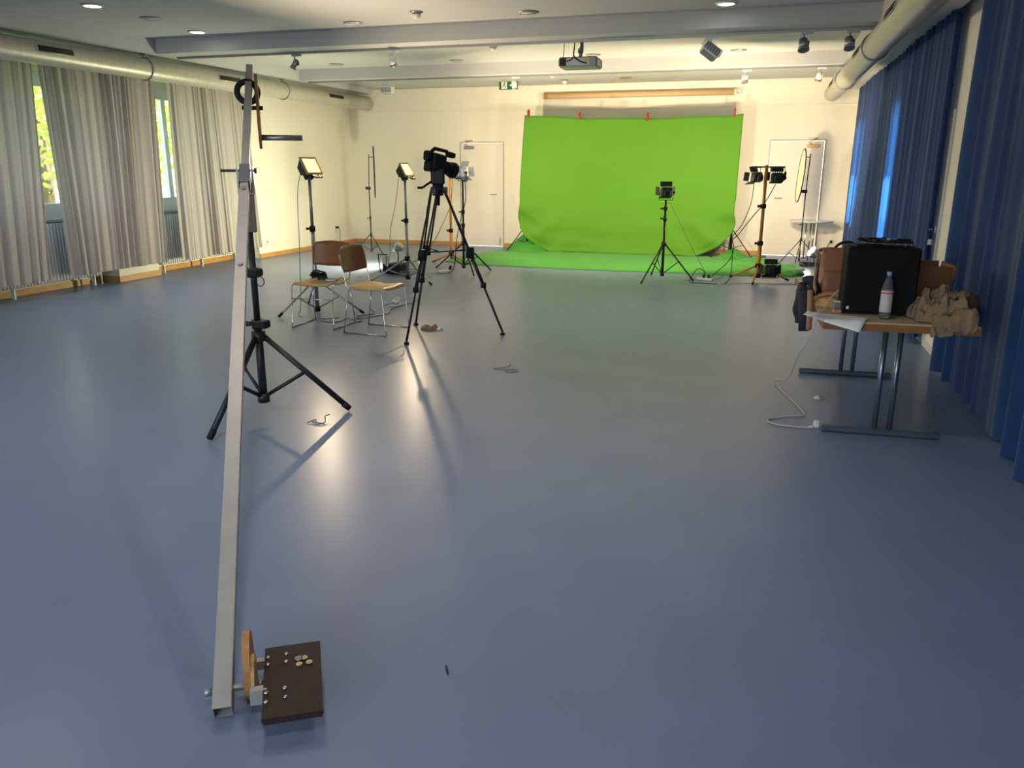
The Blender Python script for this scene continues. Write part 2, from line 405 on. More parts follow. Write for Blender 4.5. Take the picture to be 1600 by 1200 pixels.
# ---------------------------------------------------------------- ducts
def duct(x, z, R, side, label, slots, rings):
    t = thing('ventilation_duct', label, 'duct', (x, 5, z))
    m = MB(); prof = []; y = YF+.02; k = 0
    pts = []; rs = []
    while y < YB-.01:
        pts.append((x, y, z)); rs.append(R+(.0025 if k % 4 == 0 else 0)); y += .035 if k % 4 in (0, 3) else .012 if False else .035; k += 1
    pts.append((x, YB-.005, z)); rs.append(R)
    m.path(pts, rs, 28, True).build('duct_tube', M_duct, t)
    for y in rings:
        rg = MB().torus((x, y, z), R+.008, .012, (0, 1, 0), 28, 6).tube((x, y, z+R), (x, y, ZS if z+R < ZS else z+R+.1), .006, n=6).box((x, y, min(ZS-.01, z+R+.06)), (.09, .04, .015))
        rg.build('hanger_ring', M_dsteel, t)
    for y0, y1 in slots:
        a = radians(12) if side > 0 else radians(168)
        ms = MB(); mf = MB(); az = .10
        def arc(a0, a1, rr, ya, yb, mm):
            mm.grid(lambda u, v: (x+cos(a0+(a1-a0)*v)*rr, ya+(yb-ya)*u, z+sin(a0+(a1-a0)*v)*rr), 1, 6, .004)
        a0, a1 = a-.22, a+.22
        arc(a0-.09, a1+.09, R+.003, y0-.03, y1+.03, mf); arc(a0, a1, R+.009, y0, y1, ms)
        g = mf.build('grille_frame', M_duct, t); ms.build('air_slot', M_dark, g)
    return t
duct(-7.95, 2.83, .132, 1, 'long ribbed ventilation duct running above the grey curtains',
     ((4.35, 4.85), (7.55, 8.04), (10.75, 11.25), (13.97, 14.50)), (2.4, 5.9, 9.35, 12.62))
duct(1.03, 2.835, .130, -1, 'long ribbed ventilation duct running above the blue curtains',
     ((4.4, 4.9), (7.6, 8.1), (10.2, 10.75), (13.9, 14.5)), (2.6, 6.2, 9.85, 13.25))

# ---------------------------------------------------------------- curtains
def curtain(name, x, top, bot, zt, zb, nf, amp, m, label, cat, group=None, xdir=1, seed=0, gather=0.0):
    rnd = random.Random(seed); ph = [rnd.uniform(0, 6.28) for _ in range(6)]; nu = nf*16
    def fn(u, v):                     # u along the rail, v from the top down
        y = (top[0]*(1-v)+bot[0]*v)*(1-u)+(top[1]*(1-v)+bot[1]*v)*u
        s = u*nf*2*pi + 1.9*sin(u*11+ph[0]) + .9*sin(u*27+ph[1]) + .5*sin(u*53+ph[2]+v) + .5*sin(v*2.2+u*17)
        a = amp*(.75+.35*sin(u*13+ph[2]))*(.65+.45*v)
        xx = x + xdir*a*(sin(s)+.34*sin(2.37*s+ph[3]+v*.9)+.22*sin(.43*s+ph[4])) + amp*.25*sin(3*v+u*5+ph[4])*v
        y += amp*.35*cos(s+ph[5])*(.6+.4*v)
        if x > 1 and top[0] > 7 and u < .02: k = 1-u/.02; xx = xx*(1-k)+1.54*k; y = y+.42*k  # end turned back to the wall, added to stop sunlit cavity light leaking
        return (xx, y, zt+(zb-zt)*v + (.006*sin(s) if v > .99 else 0))
    o = MB().grid(fn, nu, 14, 0).build('curtain_fabric' if not label else name, m, None, label=label, cat=cat, group=group)
    return o
GX = -8.33
curtain('grey_curtain', GX, (3.6, 7.93), (3.6, 7.76), 2.86, .225, 27, .036, M_gcurt, 'pale grey pleated curtain at the left edge of the photo', 'curtain', 'grey curtains', seed=1)
curtain('grey_curtain', GX, (8.02, 9.99), (8.04, 9.84), 2.86, .225, 15, .034, M_gcurt, 'pale grey pleated curtain hanging between the two window gaps', 'curtain', 'grey curtains', seed=2)
curtain('grey_curtain', GX, (10.19, 12.08), (10.14, 12.27), 2.86, .215, 15, .028, M_gcurt, 'pale grey curtain nearest the bare far wall, behind the aluminium bar', 'curtain', 'grey curtains', seed=3)
MB().box((GX, 8, 2.885), (.05, 9.2, .03)).tube((GX, 5.0, 2.90), (GX, 5.0, 3.02), .008).tube((GX, 8, 2.90), (GX, 8, 3.02), .008).tube((GX, 11, 2.90), (GX, 11, 3.02), .008).build('curtain_rail', M_dsteel, label='slim rail carrying the grey curtains behind the duct', cat='rail')
BX = 1.40
curtain('blue_curtain', BX+.04, (7.88, 15.42), (7.92, 15.42), 2.88, .03, 27, .042, M_bcurt, 'royal blue floor-length curtain beyond the table, glowing from the daylight behind it', 'curtain', 'blue curtains', seed=5)
curtain('blue_curtain', BX+.062, (.6, 7.12), (.6, 7.14), 2.88, .02, 18, .052, M_bcurt, 'royal blue floor-length curtain hanging nearest the camera at the right edge', 'curtain', 'blue curtains', seed=9)
r_ = MB().box((BX+.0, 8, 2.925), (.16, 15.6, .07))
for y in (3, 7.4, 11.4, 14.5): r_.box((BX, y, 2.98), (.05, .06, .06))
r_.build('curtain_rail', M_white, label='white boxed rail carrying the blue curtains under the duct', cat='rail')

# ---------------------------------------------------------------- radiators
def radiator(y0, y1, label):
    t = thing('radiator', label, 'radiator', (-8.72, (y0+y1)/2, 0))
    m = MB(); n = int((y1-y0)/.05)
    for i in range(n):
        y = y0+.025+i*.05
        m.box((-8.72, y, .505), (.11, .028, .75), bev=.009)
        m.box((-8.72, y, .505), (.05, .048, .70))
    m.build('radiator_columns', M_white, t, kind='stuff')
    for y in (y0+.08, (y0+y1)/2, y1-.10): MB().box((-8.72, y, .07), (.05, .02, .14)).build('radiator_foot', M_white, t)
    MB().tube((-8.70, y1+.02, .0), (-8.70, y1+.02, .20), .010).tube((-8.70, y1+.02, .18), (-8.70, y1-.05, .18), .012).build('pipe', M_white, t)
radiator(6.15, 8.90, 'white column radiator under the first window, behind the left grey curtain')
radiator(10.10, 12.05, 'white column radiator under the second window, behind the far grey curtain')

# ---------------------------------------------------------------- ceiling fittings
def disc_light(x, y, z, lit, label):
    t = thing('downlight', label, 'light', (x, y, z), None if lit else 'unlit round ceiling fittings')
    r = .10
    M = Matrix.Translation((x, y, z))
    MB().lathe([(r*.8, -.001), (r+.012, -.001), (r+.012, -.008), (r*.86, -.016), (r*.8, -.010)][::-1], 28, M).build('trim_ring', M_white if lit else M_dsteel, t)
    MB().lathe([(.001, -.006), (r*.82, -.006), (r*.82, -.012), (.001, -.012)][::-1], 24, M).build('lens', M_downlens if lit else M_ceil, t)
    return t
LIT = [(-6.79, 7.32, 'lit recessed downlight nearest the top left corner of the photo'), (-6.85, 9.05, 'lit recessed downlight beside the first beam, above the grey curtains'),
       (-.50, 9.05, 'lit recessed downlight on the right, above the track with the tilted spot')]
for x, y, l in LIT:
    disc_light(x, y, ZC, True, l)
    light('AREA', (x, y, ZC-.02), (0, 0, -1), 9, NEUT, .18, spread=radians(115))
for x, y in ((-6.8, 3.6), (-4.7, 3.6), (-2.5, 3.6), (-.5, 3.6), (-4.7, .6), (-.5, .6)):
    light('AREA', (x, y, ZC-.02), (0, 0, -1), 9, NEUT, .2, spread=radians(130))
    disc_light(x, y, ZC, True, 'lit recessed downlight overhead, %s, %s' % ({-6.8: 'along the left windows', -4.7: 'left of the middle', -2.5: 'right of the middle', -.5: 'along the blue curtains'}[x], 'in the bay above the crane platform' if y > 2 else 'in the bay behind the camera'))
UNL = [(-6.74, 8.11, 'between the two lit ones on the left'), (-4.69, 9.02, 'before the first beam, left of centre'), (-2.56, 8.95, 'before the first beam, near the centre'),
       (-6.81, 12.45, 'before the second beam, farthest left'), (-4.75, 12.53, 'before the second beam, left of the projector'), (-2.56, 12.47, 'just behind the projector'), (-.48, 12.58, 'behind the tilted white spot')]
for x, y, l in UNL: disc_light(x, y, ZC, False, 'unlit round ceiling fitting '+l)
disc_light(-2.47, 14.9, 3.11, False, 'unlit round ceiling fitting nearest the back wall')
def smoke(x, y, z, label, s=1.0):
    t = thing('smoke_detector', label, 'detector', (x, y, z)); M = Matrix.Translation((x, y, z)) @ Matrix.Scale(s, 4)
    MB().lathe([(.07, 0), (.07, -.012), (.05, -.018)][::-1], 20, M).build('mounting_plate', M_dsteel, t)
    MB().lathe([(.045, -.018), (.048, -.05), (.03, -.062), (.02, -.075)][::-1], 20, M).build('sensor_head', M_white, t)
smoke(-3.71, 8.6, ZC, 'smoke detector before the first beam, at the top of the photo')
smoke(-3.73, 11.3, ZC, 'small smoke detector above the exit sign', .8)
smoke(-3.62, 14.2, 3.11, 'tiny ceiling sensor left of the projector, near the back wall', .6)
smoke(-3.58, 14.95, 3.11, 'round smoke detector below the projector, near the back wall')
# tracks
def track(y, label):
    MB().box((-3.35, y, ZS-.014), (8.8, .036, .028)).build('light_track', M_dsteel, label=label, cat='track')
track(9.78, 'white lighting track under the first ceiling beam'); track(13.15, 'white lighting track under the second ceiling beam')
ZT = ZS-.028
def cyl_spot(x, y, aim, label, m=M_white, r=.05, L=.13, z=ZT):
    t = thing('track_spotlight', label, 'spotlight', (x, y, z))
    MB().box((x+.03, y, z-.012), (.13, .03, .024)).build('track_adapter', m, t)
    MB().tube((x, y, z-.02), (x, y, z-.075), .009).build('stem', m, t)
    d = V(aim).normalized(); c = V((x, y, z-.12))
    h = MB().tube(c-d*L*.45, c+d*L*.35, r*.82, r, 20).build('lamp_housing', m, t)
    MB().tube(c+d*L*.33, c+d*L*.5, r*1.08, r*1.12, 20).build('lamp_rim', M_dsteel, h)
    MB().tube(c+d*L*.51, c+d*L*.52, r*.9, r*.9, 20).build('lens', M_bluesteel, h)
    MB().tube(c-d*L*.5, c-d*L*.42, r*.5, r*.8, 16).box(c-d*L*.1+V((r*.9, 0, 0)), (.02, .03, .05)).build('rear_cap', M_bmetal if m is not M_white else m, h)
def box_spot(x, y, rot, label, tall=False):
    t = thing('track_floodlight', label, 'spotlight', (x, y, ZT))
    MB().box((x, y, ZT-.012), (.12, .03, .024)).build('track_adapter', M_white, t)
    R = Matrix.Translation((x, y, ZT-.15)) @ Matrix.Rotation(rot[2], 4, 'Z') @ Matrix.Rotation(rot[1], 4, 'Y') @ Matrix.Rotation(rot[0], 4, 'X')
    MB().tube((x, y, ZT-.02), (x, y, ZT-.06), .010).build('stem', M_white, t)
    br = MB()
    for p in ([(-.115, 0, -.0), (-.115, 0, .09), (.115, 0, .09), (.115, 0, 0)],): br.path([(V(q) if tall is None else R @ V(q)) for q in p], .007, 6)
    br.build('bracket', M_white, t)
    h = MB().box((0, 0, 0), (.20, .12, .11), M=R, bev=.012).build('lamp_housing', M_white, t)
    fn = MB()
    for k in range(6): fn.box((-.08+.032*k, -.064, .0), (.018, .012, .085), M=R)
    fn.build('cooling_fins', M_dsteel, h, kind='stuff')
    MB().box((0, .005, -.058), (.17, .09, .012), M=R).build('lens', M_dsteel, h)
cyl_spot(-5.95, 9.78, (-.5, -.2, -1), 'track spotlight tilted left on the first track, above the aluminium bar', M_dsteel, .042)
cyl_spot(-4.56, 9.78, (.05, .6, -1), 'white track spotlight hanging straight on the first track, left of centre', M_white, .042)
box_spot(-.68, 9.78, (radians(-20), radians(35), radians(15)), 'white box floodlight tilted on the first track, right of the projector')
cyl_spot(.30, 9.78, (.08, -.45, -1), 'dark-faced track spotlight above the right bright lamps, left one of the pair', M_dsteel, .055)
cyl_spot(.76, 9.78, (.08, -.5, -1), 'dark-faced track spotlight nearest the right duct', M_dsteel, .052)
box_spot(-6.24, 13.15, (0, 0, 0), 'white box floodlight with fins hanging level on the second track')
cyl_spot(-3.99, 13.15, (.1, .4, -1), 'white track spotlight in front of the exit sign', M_white, .042)
cyl_spot(-.39, 13.15, (.2, -.2, -1), 'white track spotlight above the right end of the projection screen case', M_white, .045)
cyl_spot(.66, 13.15, (-.15, .3, -1), 'white track spotlight on the second track beside the right duct', M_white, .045)
# projector
pj = thing('projector', 'grey projector with cables hanging from the ceiling beam', 'projector', (-2.2, 9.85, 2.7))
bd = MB().box((-2.2, 9.98, 2.785), (.47, .34, .115), bev=.02).build('projector_body', M_projector, pj)
MB().box((-2.2, 9.808, 2.787), (.30, .008, .08)).build('connector_panel', M_dsteel, bd)
MB().box((-2.375, 9.806, 2.787), (.08, .012, .085)).build('exhaust_grille', M_dark, bd)
MB().box((-2.09, 9.803, 2.795), (.06, .008, .04)).build('label_plate', M_gold, bd)
MB().tube((-2.2, 9.98, 2.84), (-2.2, 9.98, 2.92), .022).tube((-2.2, 9.98, 2.9), (-2.2, 9.98, ZC), .034).box((-2.2, 9.98, ZC-.01), (.14, .14, .02)).build('ceiling_mount', M_dsteel, pj)
MB().path(spline([(-2.255, 9.93, 3.15), (-2.255, 9.88, 2.95), (-2.24, 9.80, 2.85), (-2.17, 9.79, 2.79), (-2.09, 9.795, 2.765)]), .008, 6).path(spline([(-2.24, 9.80, 2.85), (-2.27, 9.79, 2.81), (-2.33, 9.795, 2.79)]), .006, 6).build('black_cable', M_black, pj)
MB().path(spline([(-2.375, 9.88, 3.15), (-2.375, 9.86, 2.95), (-2.37, 9.80, 2.80)]), .004, 6).build('thin_cable', M_black, pj)
# exit sign
ex = thing('exit_sign', 'green and white emergency exit sign with running figure near the back wall', 'sign', (-4.66, 15.0, 2.98))
pl = MB().box((-4.66, 15.0, 3.045), (.36, .02, .15)).build('sign_panel', M_sign, ex)
sx = -4.74
MB().box((sx, 14.988, 3.045), (.11, .004, .12)).build('door_pictogram', M_signw, pl)
rm = MB().tube((sx+.012, 14.985, 3.088), (sx+.012, 14.983, 3.088), .011, n=12)
for a, b_ in (((0, .075), (-.008, .045)), ((-.008, .045), (.022, .03)), ((.022, .03), (.018, .0)), ((-.008, .045), (-.030, .02)), ((-.03, .02), (-.042, .022)), ((.0, .072), (.03, .062)), ((0, .072), (-.028, .06))):
    rm.tube((sx+a[0]+.004, 14.983, 3.0+a[1]), (sx+b_[0]+.004, 14.983, 3.0+b_[1]), .0055, n=6)
rm.build('running_figure', M_sign, pl)
ar = MB().box((-4.585, 14.988, 3.045), (.07, .004, .022)); ar.prism([(-4.64, 3.045), (-4.605, 3.075), (-4.605, 3.015)], .004, Matrix(((1, 0, 0, 0), (0, 0, -1, 14.99), (0, 1, 0, 0), (0, 0, 0, 1))))
ar.build('arrow', M_signw, pl)
# projection screen case on the back wall
ps = thing('projection_screen', 'rolled-up projection screen in a long tan case high on the back wall', 'screen', (-2.37, 15.7, 2.84))
MB().tube((-4.15, 15.70, 2.895), (-.62, 15.70, 2.895), .052, n=20).build('screen_case', M_tan, ps)
MB().tube((-.62, 15.70, 2.895), (-.58, 15.70, 2.895), .058, n=20).build('end_cap', M_white, ps)
MB().tube((-4.15, 15.70, 2.895), (-4.18, 15.70, 2.895), .058, n=20).build('end_cap', M_tan, ps)
MB().torus((-.555, 15.66, 2.885), .05, .006, (0, 1, 0), 20, 6).build('pull_ring', M_white, ps)
MB().box((-2.37, 15.752, 2.835), (3.5, .012, .02)).build('bottom_bar', M_white, ps)
# switches and sockets
def switch(x, z, label, n=2, grp=None):
    t = thing('light_switch', label, 'switch', (x, YB, z))
    MB().box((x, YB-.005, z), (.085, .01, .085*n)).build('switch_frame', M_white, t)
    for k in range(n): MB().box((x, YB-.013, z+(k-(n-1)/2)*.082), (.058, .008, .058), bev=.003).build('rocker', M_door, t)
switch(-4.82, .98, 'white double light switch between the left door and the green screen')
switch(-.10, 1.10, 'white triple light switch left of the right door', 3)
sk1 = thing('wall_socket', 'socket with a black plug on the left wall near the far corner', 'socket', (-8.38, 15.0, .30))
MB().box((-8.395, 14.95, .33), (.02, .085, .16)).build('socket_plate', M_white, sk1)
MB().tube((-8.38, 14.95, .37), (-8.32, 14.95, .37), .022).build('plug', M_black, sk1)
MB().path(spline([(-8.33, 14.95, .365), (-8.31, 14.99, .30), (-8.33, 15.0, .12), (-8.32, 15.0, .02)]), .005, 6).build('plug_cable', M_black, sk1)
sk2 = thing('wall_socket', 'white socket beside the far edge of the grey curtain', 'socket', (-8.48, 12.6, .2))
MB().box((-8.481, 12.62, .27), (.015, .08, .08)).build('socket_plate', M_white, sk2); MB().tube((-8.474, 12.62, .27), (-8.471, 12.62, .27), .02).build('socket_hole', M_dsteel, sk2)
sk3 = thing('wall_socket', 'socket with a black plug on the back wall by the blue curtain', 'socket', (1.27, YB, .25))
MB().box((1.27, YB-.006, .28), (.085, .012, .085)).build('socket_plate', M_white, sk3); MB().tube((1.27, YB-.01, .28), (1.27, YB-.06, .28), .024).build('plug', M_black, sk3)
MB().path(spline([(1.27, YB-.06, .28), (1.22, YB-.08, .22), (1.15, YB-.1, .02)]), .006, 6).build('plug_cable', M_black, sk3)

# ---------------------------------------------------------------- green screen
def cloth_back(u, v):                      # u left to right, v top to bottom
    zt = 2.515-.075*sin(pi*u)**.7-.045*u+.02*abs(sin(u*pi*3.2))
    x0 = -4.345-.06*sin(v*1.7)-.04*v; x1 = -.415-.03*v
    zb = 0.012
    if u < .15: zb = .43*(1-u/.15)**1.35+.012
    if u > .84: zb = .40*((u-.84)/.16)**1.35+.012
    x = x0+(x1-x0)*u; z = zt+(zb-zt)*v
    y = 15.0-.05*v+.012*sin(u*17+v*2)*(.3+v)+.006*sin(u*41)
    e = max(0, v-.62)/.38
    cr = max(0, 1-u/.30) if u < .5 else max(0, (u-.64)/.36)
    d = (u+v*.55) if u < .5 else ((1-u)+v*.55)
    y += .085*e*cr*sin(d*40)+.012*e*sin(v*38+sin(u*9))
    x += (.04*e*cr*sin(d*46+1))*(1 if u < .5 else -1)
    y += .006*sin(v*60)*max(0, 1-abs(v-.80)/.12)*sin(u*5+1)
    if v > .97: y -= .03
    return (x, y, z)
gs = MB().grid(cloth_back, 120, 60, .003).build('green_screen_cloth', M_green, label='bright green backdrop cloth clamped up and hanging at the back wall', cat='backdrop')
fo = [(-4.32, 15.35), (-4.42, 14.5), (-5.22, 13.15), (-5.28, 12.90), (-4.45, 12.56)]
def floor_cloth(u, v):                     # u left to right, v front to back
    xf = -5.15+(.52+5.15)*u; yf = 12.88-.33*min(1, u/.13)+.02*sin(u*11)+(.14*max(0, (u-.80)/.2)**2)
    if u > .93: yf += .0
    xb = -4.45+(.35+4.45)*u; yb = 14.95+(.55*max(0, (.08-u)/.08))+(.35*max(0, (u-.78)/.22))
    x = xf+(xb-xf)*v; y = yf+(yb-yf)*v
    x += (.28*sin(v*5.5)+.06*sin(v*19))*max(0, (u-.86)/.14)
    x += -.30*max(0, (.10-u)/.10)*sin(v*pi)
    n = noise.noise(V((x*1.1, y*1.6, 3)))
    z = .012+.012*max(0, n+.1)
    w = max(0, (u-.66)/.34); z += w*.055*abs(noise.noise(V((x*5+1, y*4, 7))))*2.0*(1-.3*v)
    bk = max(0, v-.8)/.2; z += bk*(max(0, (.12-u)/.12)*.36+max(0, 1-abs(u-.84)/.06)*.16+.02*abs(noise.noise(V((x*6, y*6, 1)))))
    if v < .03 or u < .005 or u > .995: z = .004
    return (x, y, z)
MB().grid(floor_cloth, 150, 60, .003).build('green_floor_cloth', M_green2, label='bright green cloth spread over the floor in front of the hanging backdrop', cat='cloth')
st = thing('backdrop_stand', 'black backdrop stand of two tripods and a crossbar behind the green cloth', 'stand', (-2.4, 15.12, 0))
MB().path([(-4.33, 15.06, 2.47), (-3.3, 15.07, 2.42), (-2.4, 15.07, 2.40), (-1.4, 15.07, 2.40), (-.44, 15.06, 2.43)], .016).build('crossbar', M_bmetal, st)
for x in (-4.31, -.47):
    MB().tube((x, 15.09, .12), (x, 15.09, 1.3), .018).tube((x, 15.09, 1.3), (x, 15.09, 2.43), .013).build('upright', M_bmetal, st)
    for a in (90, 210, 330):
        e = V((x+.42*cos(radians(a+8)), 15.09+.42*sin(radians(a+8)), .015))
        MB().tube((x, 15.09, .52), e, .010, n=8).build('leg', M_bmetal, st)
        q = V((x, 15.09, .52)).lerp(e, .55); MB().tube((x, 15.09, .16), q, .006, n=6).build('brace', M_bmetal, st)
for i, (x, z, l) in enumerate(((-4.27, 2.50, 'at the left corner'), (-3.30, 2.455, 'second from the left'), (-2.06, 2.425, 'third from the left'), (-.56, 2.455, 'at the right corner'))):
    t = thing('spring_clamp', 'red spring clamp '+l+' of the green backdrop', 'clamp', (x, 15.0, z), 'red clamps along the backdrop')
    zz = z+(.035 if i in (0, 3) else .02)
    MB().box((x, 14.962, zz), (.032, .02, .13), bev=.008).build('clamp_jaw', M_red, t)
    MB().box((x, 15.035 if i else 15.04, zz+.03), (.03, .02, .11), bev=.008).tube((x-.018, 15.0, zz+.05), (x+.018, 15.0, zz+.05), .012).build('clamp_handle', M_red, t)

# ---------------------------------------------------------------- stands
def light_stand(name, label, c, feet, hub, low, top, r, m, knobs=(), footr=.016, cat='stand', m2=None, legr=None, tips=True):
    t = thing(name, label, cat, (c[0], c[1], 0)); m2 = m2 or m
    mid = knobs[0] if knobs else (hub+top)*.5
    MB().tube((c[0], c[1], low), (c[0], c[1], mid), r, n=14).build('lower_tube', m, t)
    MB().tube((c[0], c[1], mid), (c[0], c[1], top), r*.78, n=14).build('upper_tube', m, t)
    legr = legr or r*.62
    MB().tube((c[0], c[1], hub-.03), (c[0], c[1], hub+.035), r*1.7, n=14).build('hub', m2, t)
    lows = (low+.02)
    for f in feet:
        e = V((f[0], f[1], footr)); h = V((c[0], c[1], hub)); d = (e-h)
        s = h+V((d.x, d.y, 0)).normalized()*r*1.2
        lg = MB().tube(s, e, legr, n=8).build('leg', m, t)
        if tips: MB().tube(e-d.normalized()*.05, e+d.normalized()*.006, footr*.95, footr*.8, n=10).build('rubber_foot', M_black, lg)
        if low < hub-.12:
            q = s.lerp(e, .48); MB().tube((c[0], c[1], lows), q, legr*.7, n=6).build('brace', m, t)
    if low < hub-.12: MB().tube((c[0], c[1], low-.01), (c[0], c[1], low+.05), r*1.5, n=12).build('lower_collar', m2, t)
    for z in knobs:
        k = MB().tube((c[0], c[1], z-.03), (c[0], c[1], z+.03), r*1.45, n=14).build('collar', m2, t)
        MB().tube((c[0]-r, c[1]-.0, z), (c[0]-r-.045, c[1]-.02, z), r*.45, r*.7, n=8).build('knob', m2, k)
    return t
def ring_feet(c, R, a0): return [(c[0]+R*cos(radians(a0+k*120)), c[1]+R*sin(radians(a0+k*120))) for k in range(3)]
# big black crane tripod
cs = light_stand('speaker_tripod', 'tall black tripod stand carrying the aluminium camera crane', (-3.03, 4.33), [(-3.05, 3.79), (-2.55, 4.59), (-3.50, 4.62)], .54, .11, 1.235, .026, M_bmetal, (.62, .95), .024, legr=.019)
g = MB().box((-3.03, 4.33, .95), (.10, .075, .05), bev=.008).torus((-2.965, 4.30, .90), .03, .003, (0, 1, 0), 16, 5).build('height_clamp', M_black, cs)
MB().box((-2.99, 4.31, .625), (.10, .07, .05), bev=.008).build('leg_clamp', M_black, cs)
# crane arm
A0 = V((-1.412, 1.685, .032)); PV = V((-3.03, 4.33, 1.55)); AD = (PV-A0).normalized(); H2 = V((AD.x, AD.y, 0)).normalized(); RD = V((H2.y, -H2.x, 0))
AL = (PV-A0).length; UPV = RD.cross(AD)*1
cr = thing('camera_crane', 'long homemade aluminium camera crane leaning from the floor over the black tripod', 'crane', tuple(A0))
FM = Matrix(((RD.x, AD.x, UPV.x, A0.x), (RD.y, AD.y, UPV.y, A0.y), (RD.z, AD.z, UPV.z, A0.z), (0, 0, 0, 1)))   # local x right, y along the arm, z arm normal
def arm_tube(y0, y1, w, h, t=.003, dx=0, dz=0):
    m = MB()
    for c, d in (((dx, (y0+y1)/2, dz+h/2), (w, y1-y0, t)), ((dx, (y0+y1)/2, dz-h/2), (w, y1-y0, t)), ((dx-w/2, (y0+y1)/2, dz), (t, y1-y0, h)), ((dx+w/2, (y0+y1)/2, dz), (t, y1-y0, h))): m.box(c, d, M=FM)
    return m
arm_tube(0, AL*.93, .052, .052).build('lower_arm', M_alu, cr)
arm_tube(AL*.80, AL*1.515, .044, .044).build('upper_arm', M_alu, cr)
for y in (AL*.935, AL*.70): MB().tube(FM @ V((0, y-.02, .024)), FM @ V((0, y-.02, .040)), .013, n=8).build('bolt', M_dsteel, cr)
def Z(x, y, z): return A0+RD*x+H2*y+V((0, 0, z))          # crane frame with true vertical
MZ = Matrix(((RD.x, H2.x, 0, A0.x), (RD.y, H2.y, 0, A0.y), (0, 0, 1, A0.z), (0, 0, 0, 1)))
# pivot fork on the tripod
pf = MB(); hp = (PV-A0); yp = sqrt(hp.x**2+hp.y**2)
for sx_ in (-.044, .044): pf.box((sx_, yp, hp.z-.04), (.012, .06, .16), M=MZ)
pf.box((0, yp, hp.z-.116), (.10, .06, .008), M=MZ).build('pivot_fork', M_dsteel, cr)
MB().tube(Z(-.14, yp, hp.z+.02), Z(.07, yp, hp.z+.02), .008, n=8).tube(Z(.055, yp, hp.z+.02), Z(.07, yp, hp.z+.02), .018, n=6).build('pivot_pin', M_bmetal, cr)
arm_tube(AL*.955, AL*1.02, .062, .062).build('pivot_sleeve', M_dsteel, cr)
M_sleeve = mat('sleeve_brown_grey', (.13, .105, .095), .5)
MB().box((.012, yp, hp.z-.20), (.062, .056, .30), M=MZ, bev=.004).build('pivot_post', M_sleeve, cr)
# rear end: plate, counterweight rod, wheel
yr = yp*1.40; zr = hp.z*1.40
def oval(cx, cz, a, b_, n=24): return [(cx+a*cos(2*pi*k/n), cz+b_*sin(2*pi*k/n)) for k in range(n)]
def side_plate(x, th, pts): # pts in (y,z) of the crane frame
    Mp = MZ @ Matrix(((0, 0, 1, x), (1, 0, 0, 0), (0, 1, 0, 0), (0, 0, 0, 1)))
    return MB().prism(pts, th, Mp)
side_plate(.045, .02, [(yr+a, zr+b_) for a, b_ in oval(0, -.17, .085, .265)]).build('rear_plate', M_brownply, cr)
MB().tube(Z(.05, yr, zr-.355), Z(.36, yr, zr-.355), .021, n=14).build('counterweight_rod', M_dsteel, cr)
MB().tube(Z(-.06, yr, zr-.145), Z(.09, yr, zr-.145), .016, n=10).build('rear_bolt', M_bmetal, cr)
wh = MB().torus(Z(-.015, yr+.06, zr-.03), .073, .022, tuple(H2), 28, 10).build('wheel', M_black, cr)
# front end: plywood lever, bolt, camera platform
yf_ = .10
lev = side_plate(.062, .022, [(yf_+a, .072+b_) for a, b_ in oval(.02, -.005, .085, .112)])
lever = lev.build('plywood_lever', M_ply, cr)
side_plate(.084, .010, [(yf_+a-.01, .072+b_) for a, b_ in oval(.0, -.03, .07, .07)]).build('lever_facing', M_seat, lever)
MB().tube(Z(-.055, yf_-.03, .028), Z(.115, yf_-.03, .028), .010, n=10).tube(Z(-.055, yf_-.03, .028), Z(-.035, yf_-.03, .028), .013, n=6).tube(Z(.10, yf_-.03, .028), Z(.115, yf_-.03, .028), .013, n=6).build('front_bolt', M_dsteel, cr)
PZ = .052
MB().box((.105, yf_+.06, PZ-.012), (.05, .022, .03), M=MZ).build('angle_bracket', M_alu, cr)
MB().box((.105, yf_-.09, PZ-.02), (.05, .024, .05), M=MZ).build('angle_bracket', M_alu, cr)
PM = MZ @ Matrix.Translation((.205, .035, PZ)) @ Matrix.Rotation(radians(4), 4, 'X')
plat = MB().box((0, 0, 0), (.172, .325, .014), M=PM).box((0, .0, -.013), (.166, .316, .012), M=PM).build('camera_platform', M_darkply, cr)
for bx, by in ((-.075, .11), (-.075, .075), (-.02, .115), (-.02, .078), (-.075, -.055), (-.075, -.095), (-.022, -.045), (-.02, -.085)):
    MB().lathe([(.0072, 0), (.0068, .003), (.003, .005)], 12, PM @ Matrix.Translation((bx, by, .009))).build('screw', M_steel, plat)
for bx, by, r, mm, l in ((.018, .083, .0125, M_steel, 'silver nut and washer on the dark camera platform'), (.036, .083, .010, M_coin, 'brass washer right of the silver nut on the dark platform'),
                         (.020, .055, .010, M_coin, 'brass washer below the silver nut on the dark platform'), (.050, .058, .010, M_coin, 'brass washer farthest right on the dark platform')):
    P_ = PM @ V((bx, by, .0095)); MB().lathe([(r, 0), (r, .003)], 18, Matrix.Translation(P_)).lathe([(r*.45, .003), (r*.45, .0045)], 6, Matrix.Translation(P_)).build('washer', mm, label=l, cat='washer')

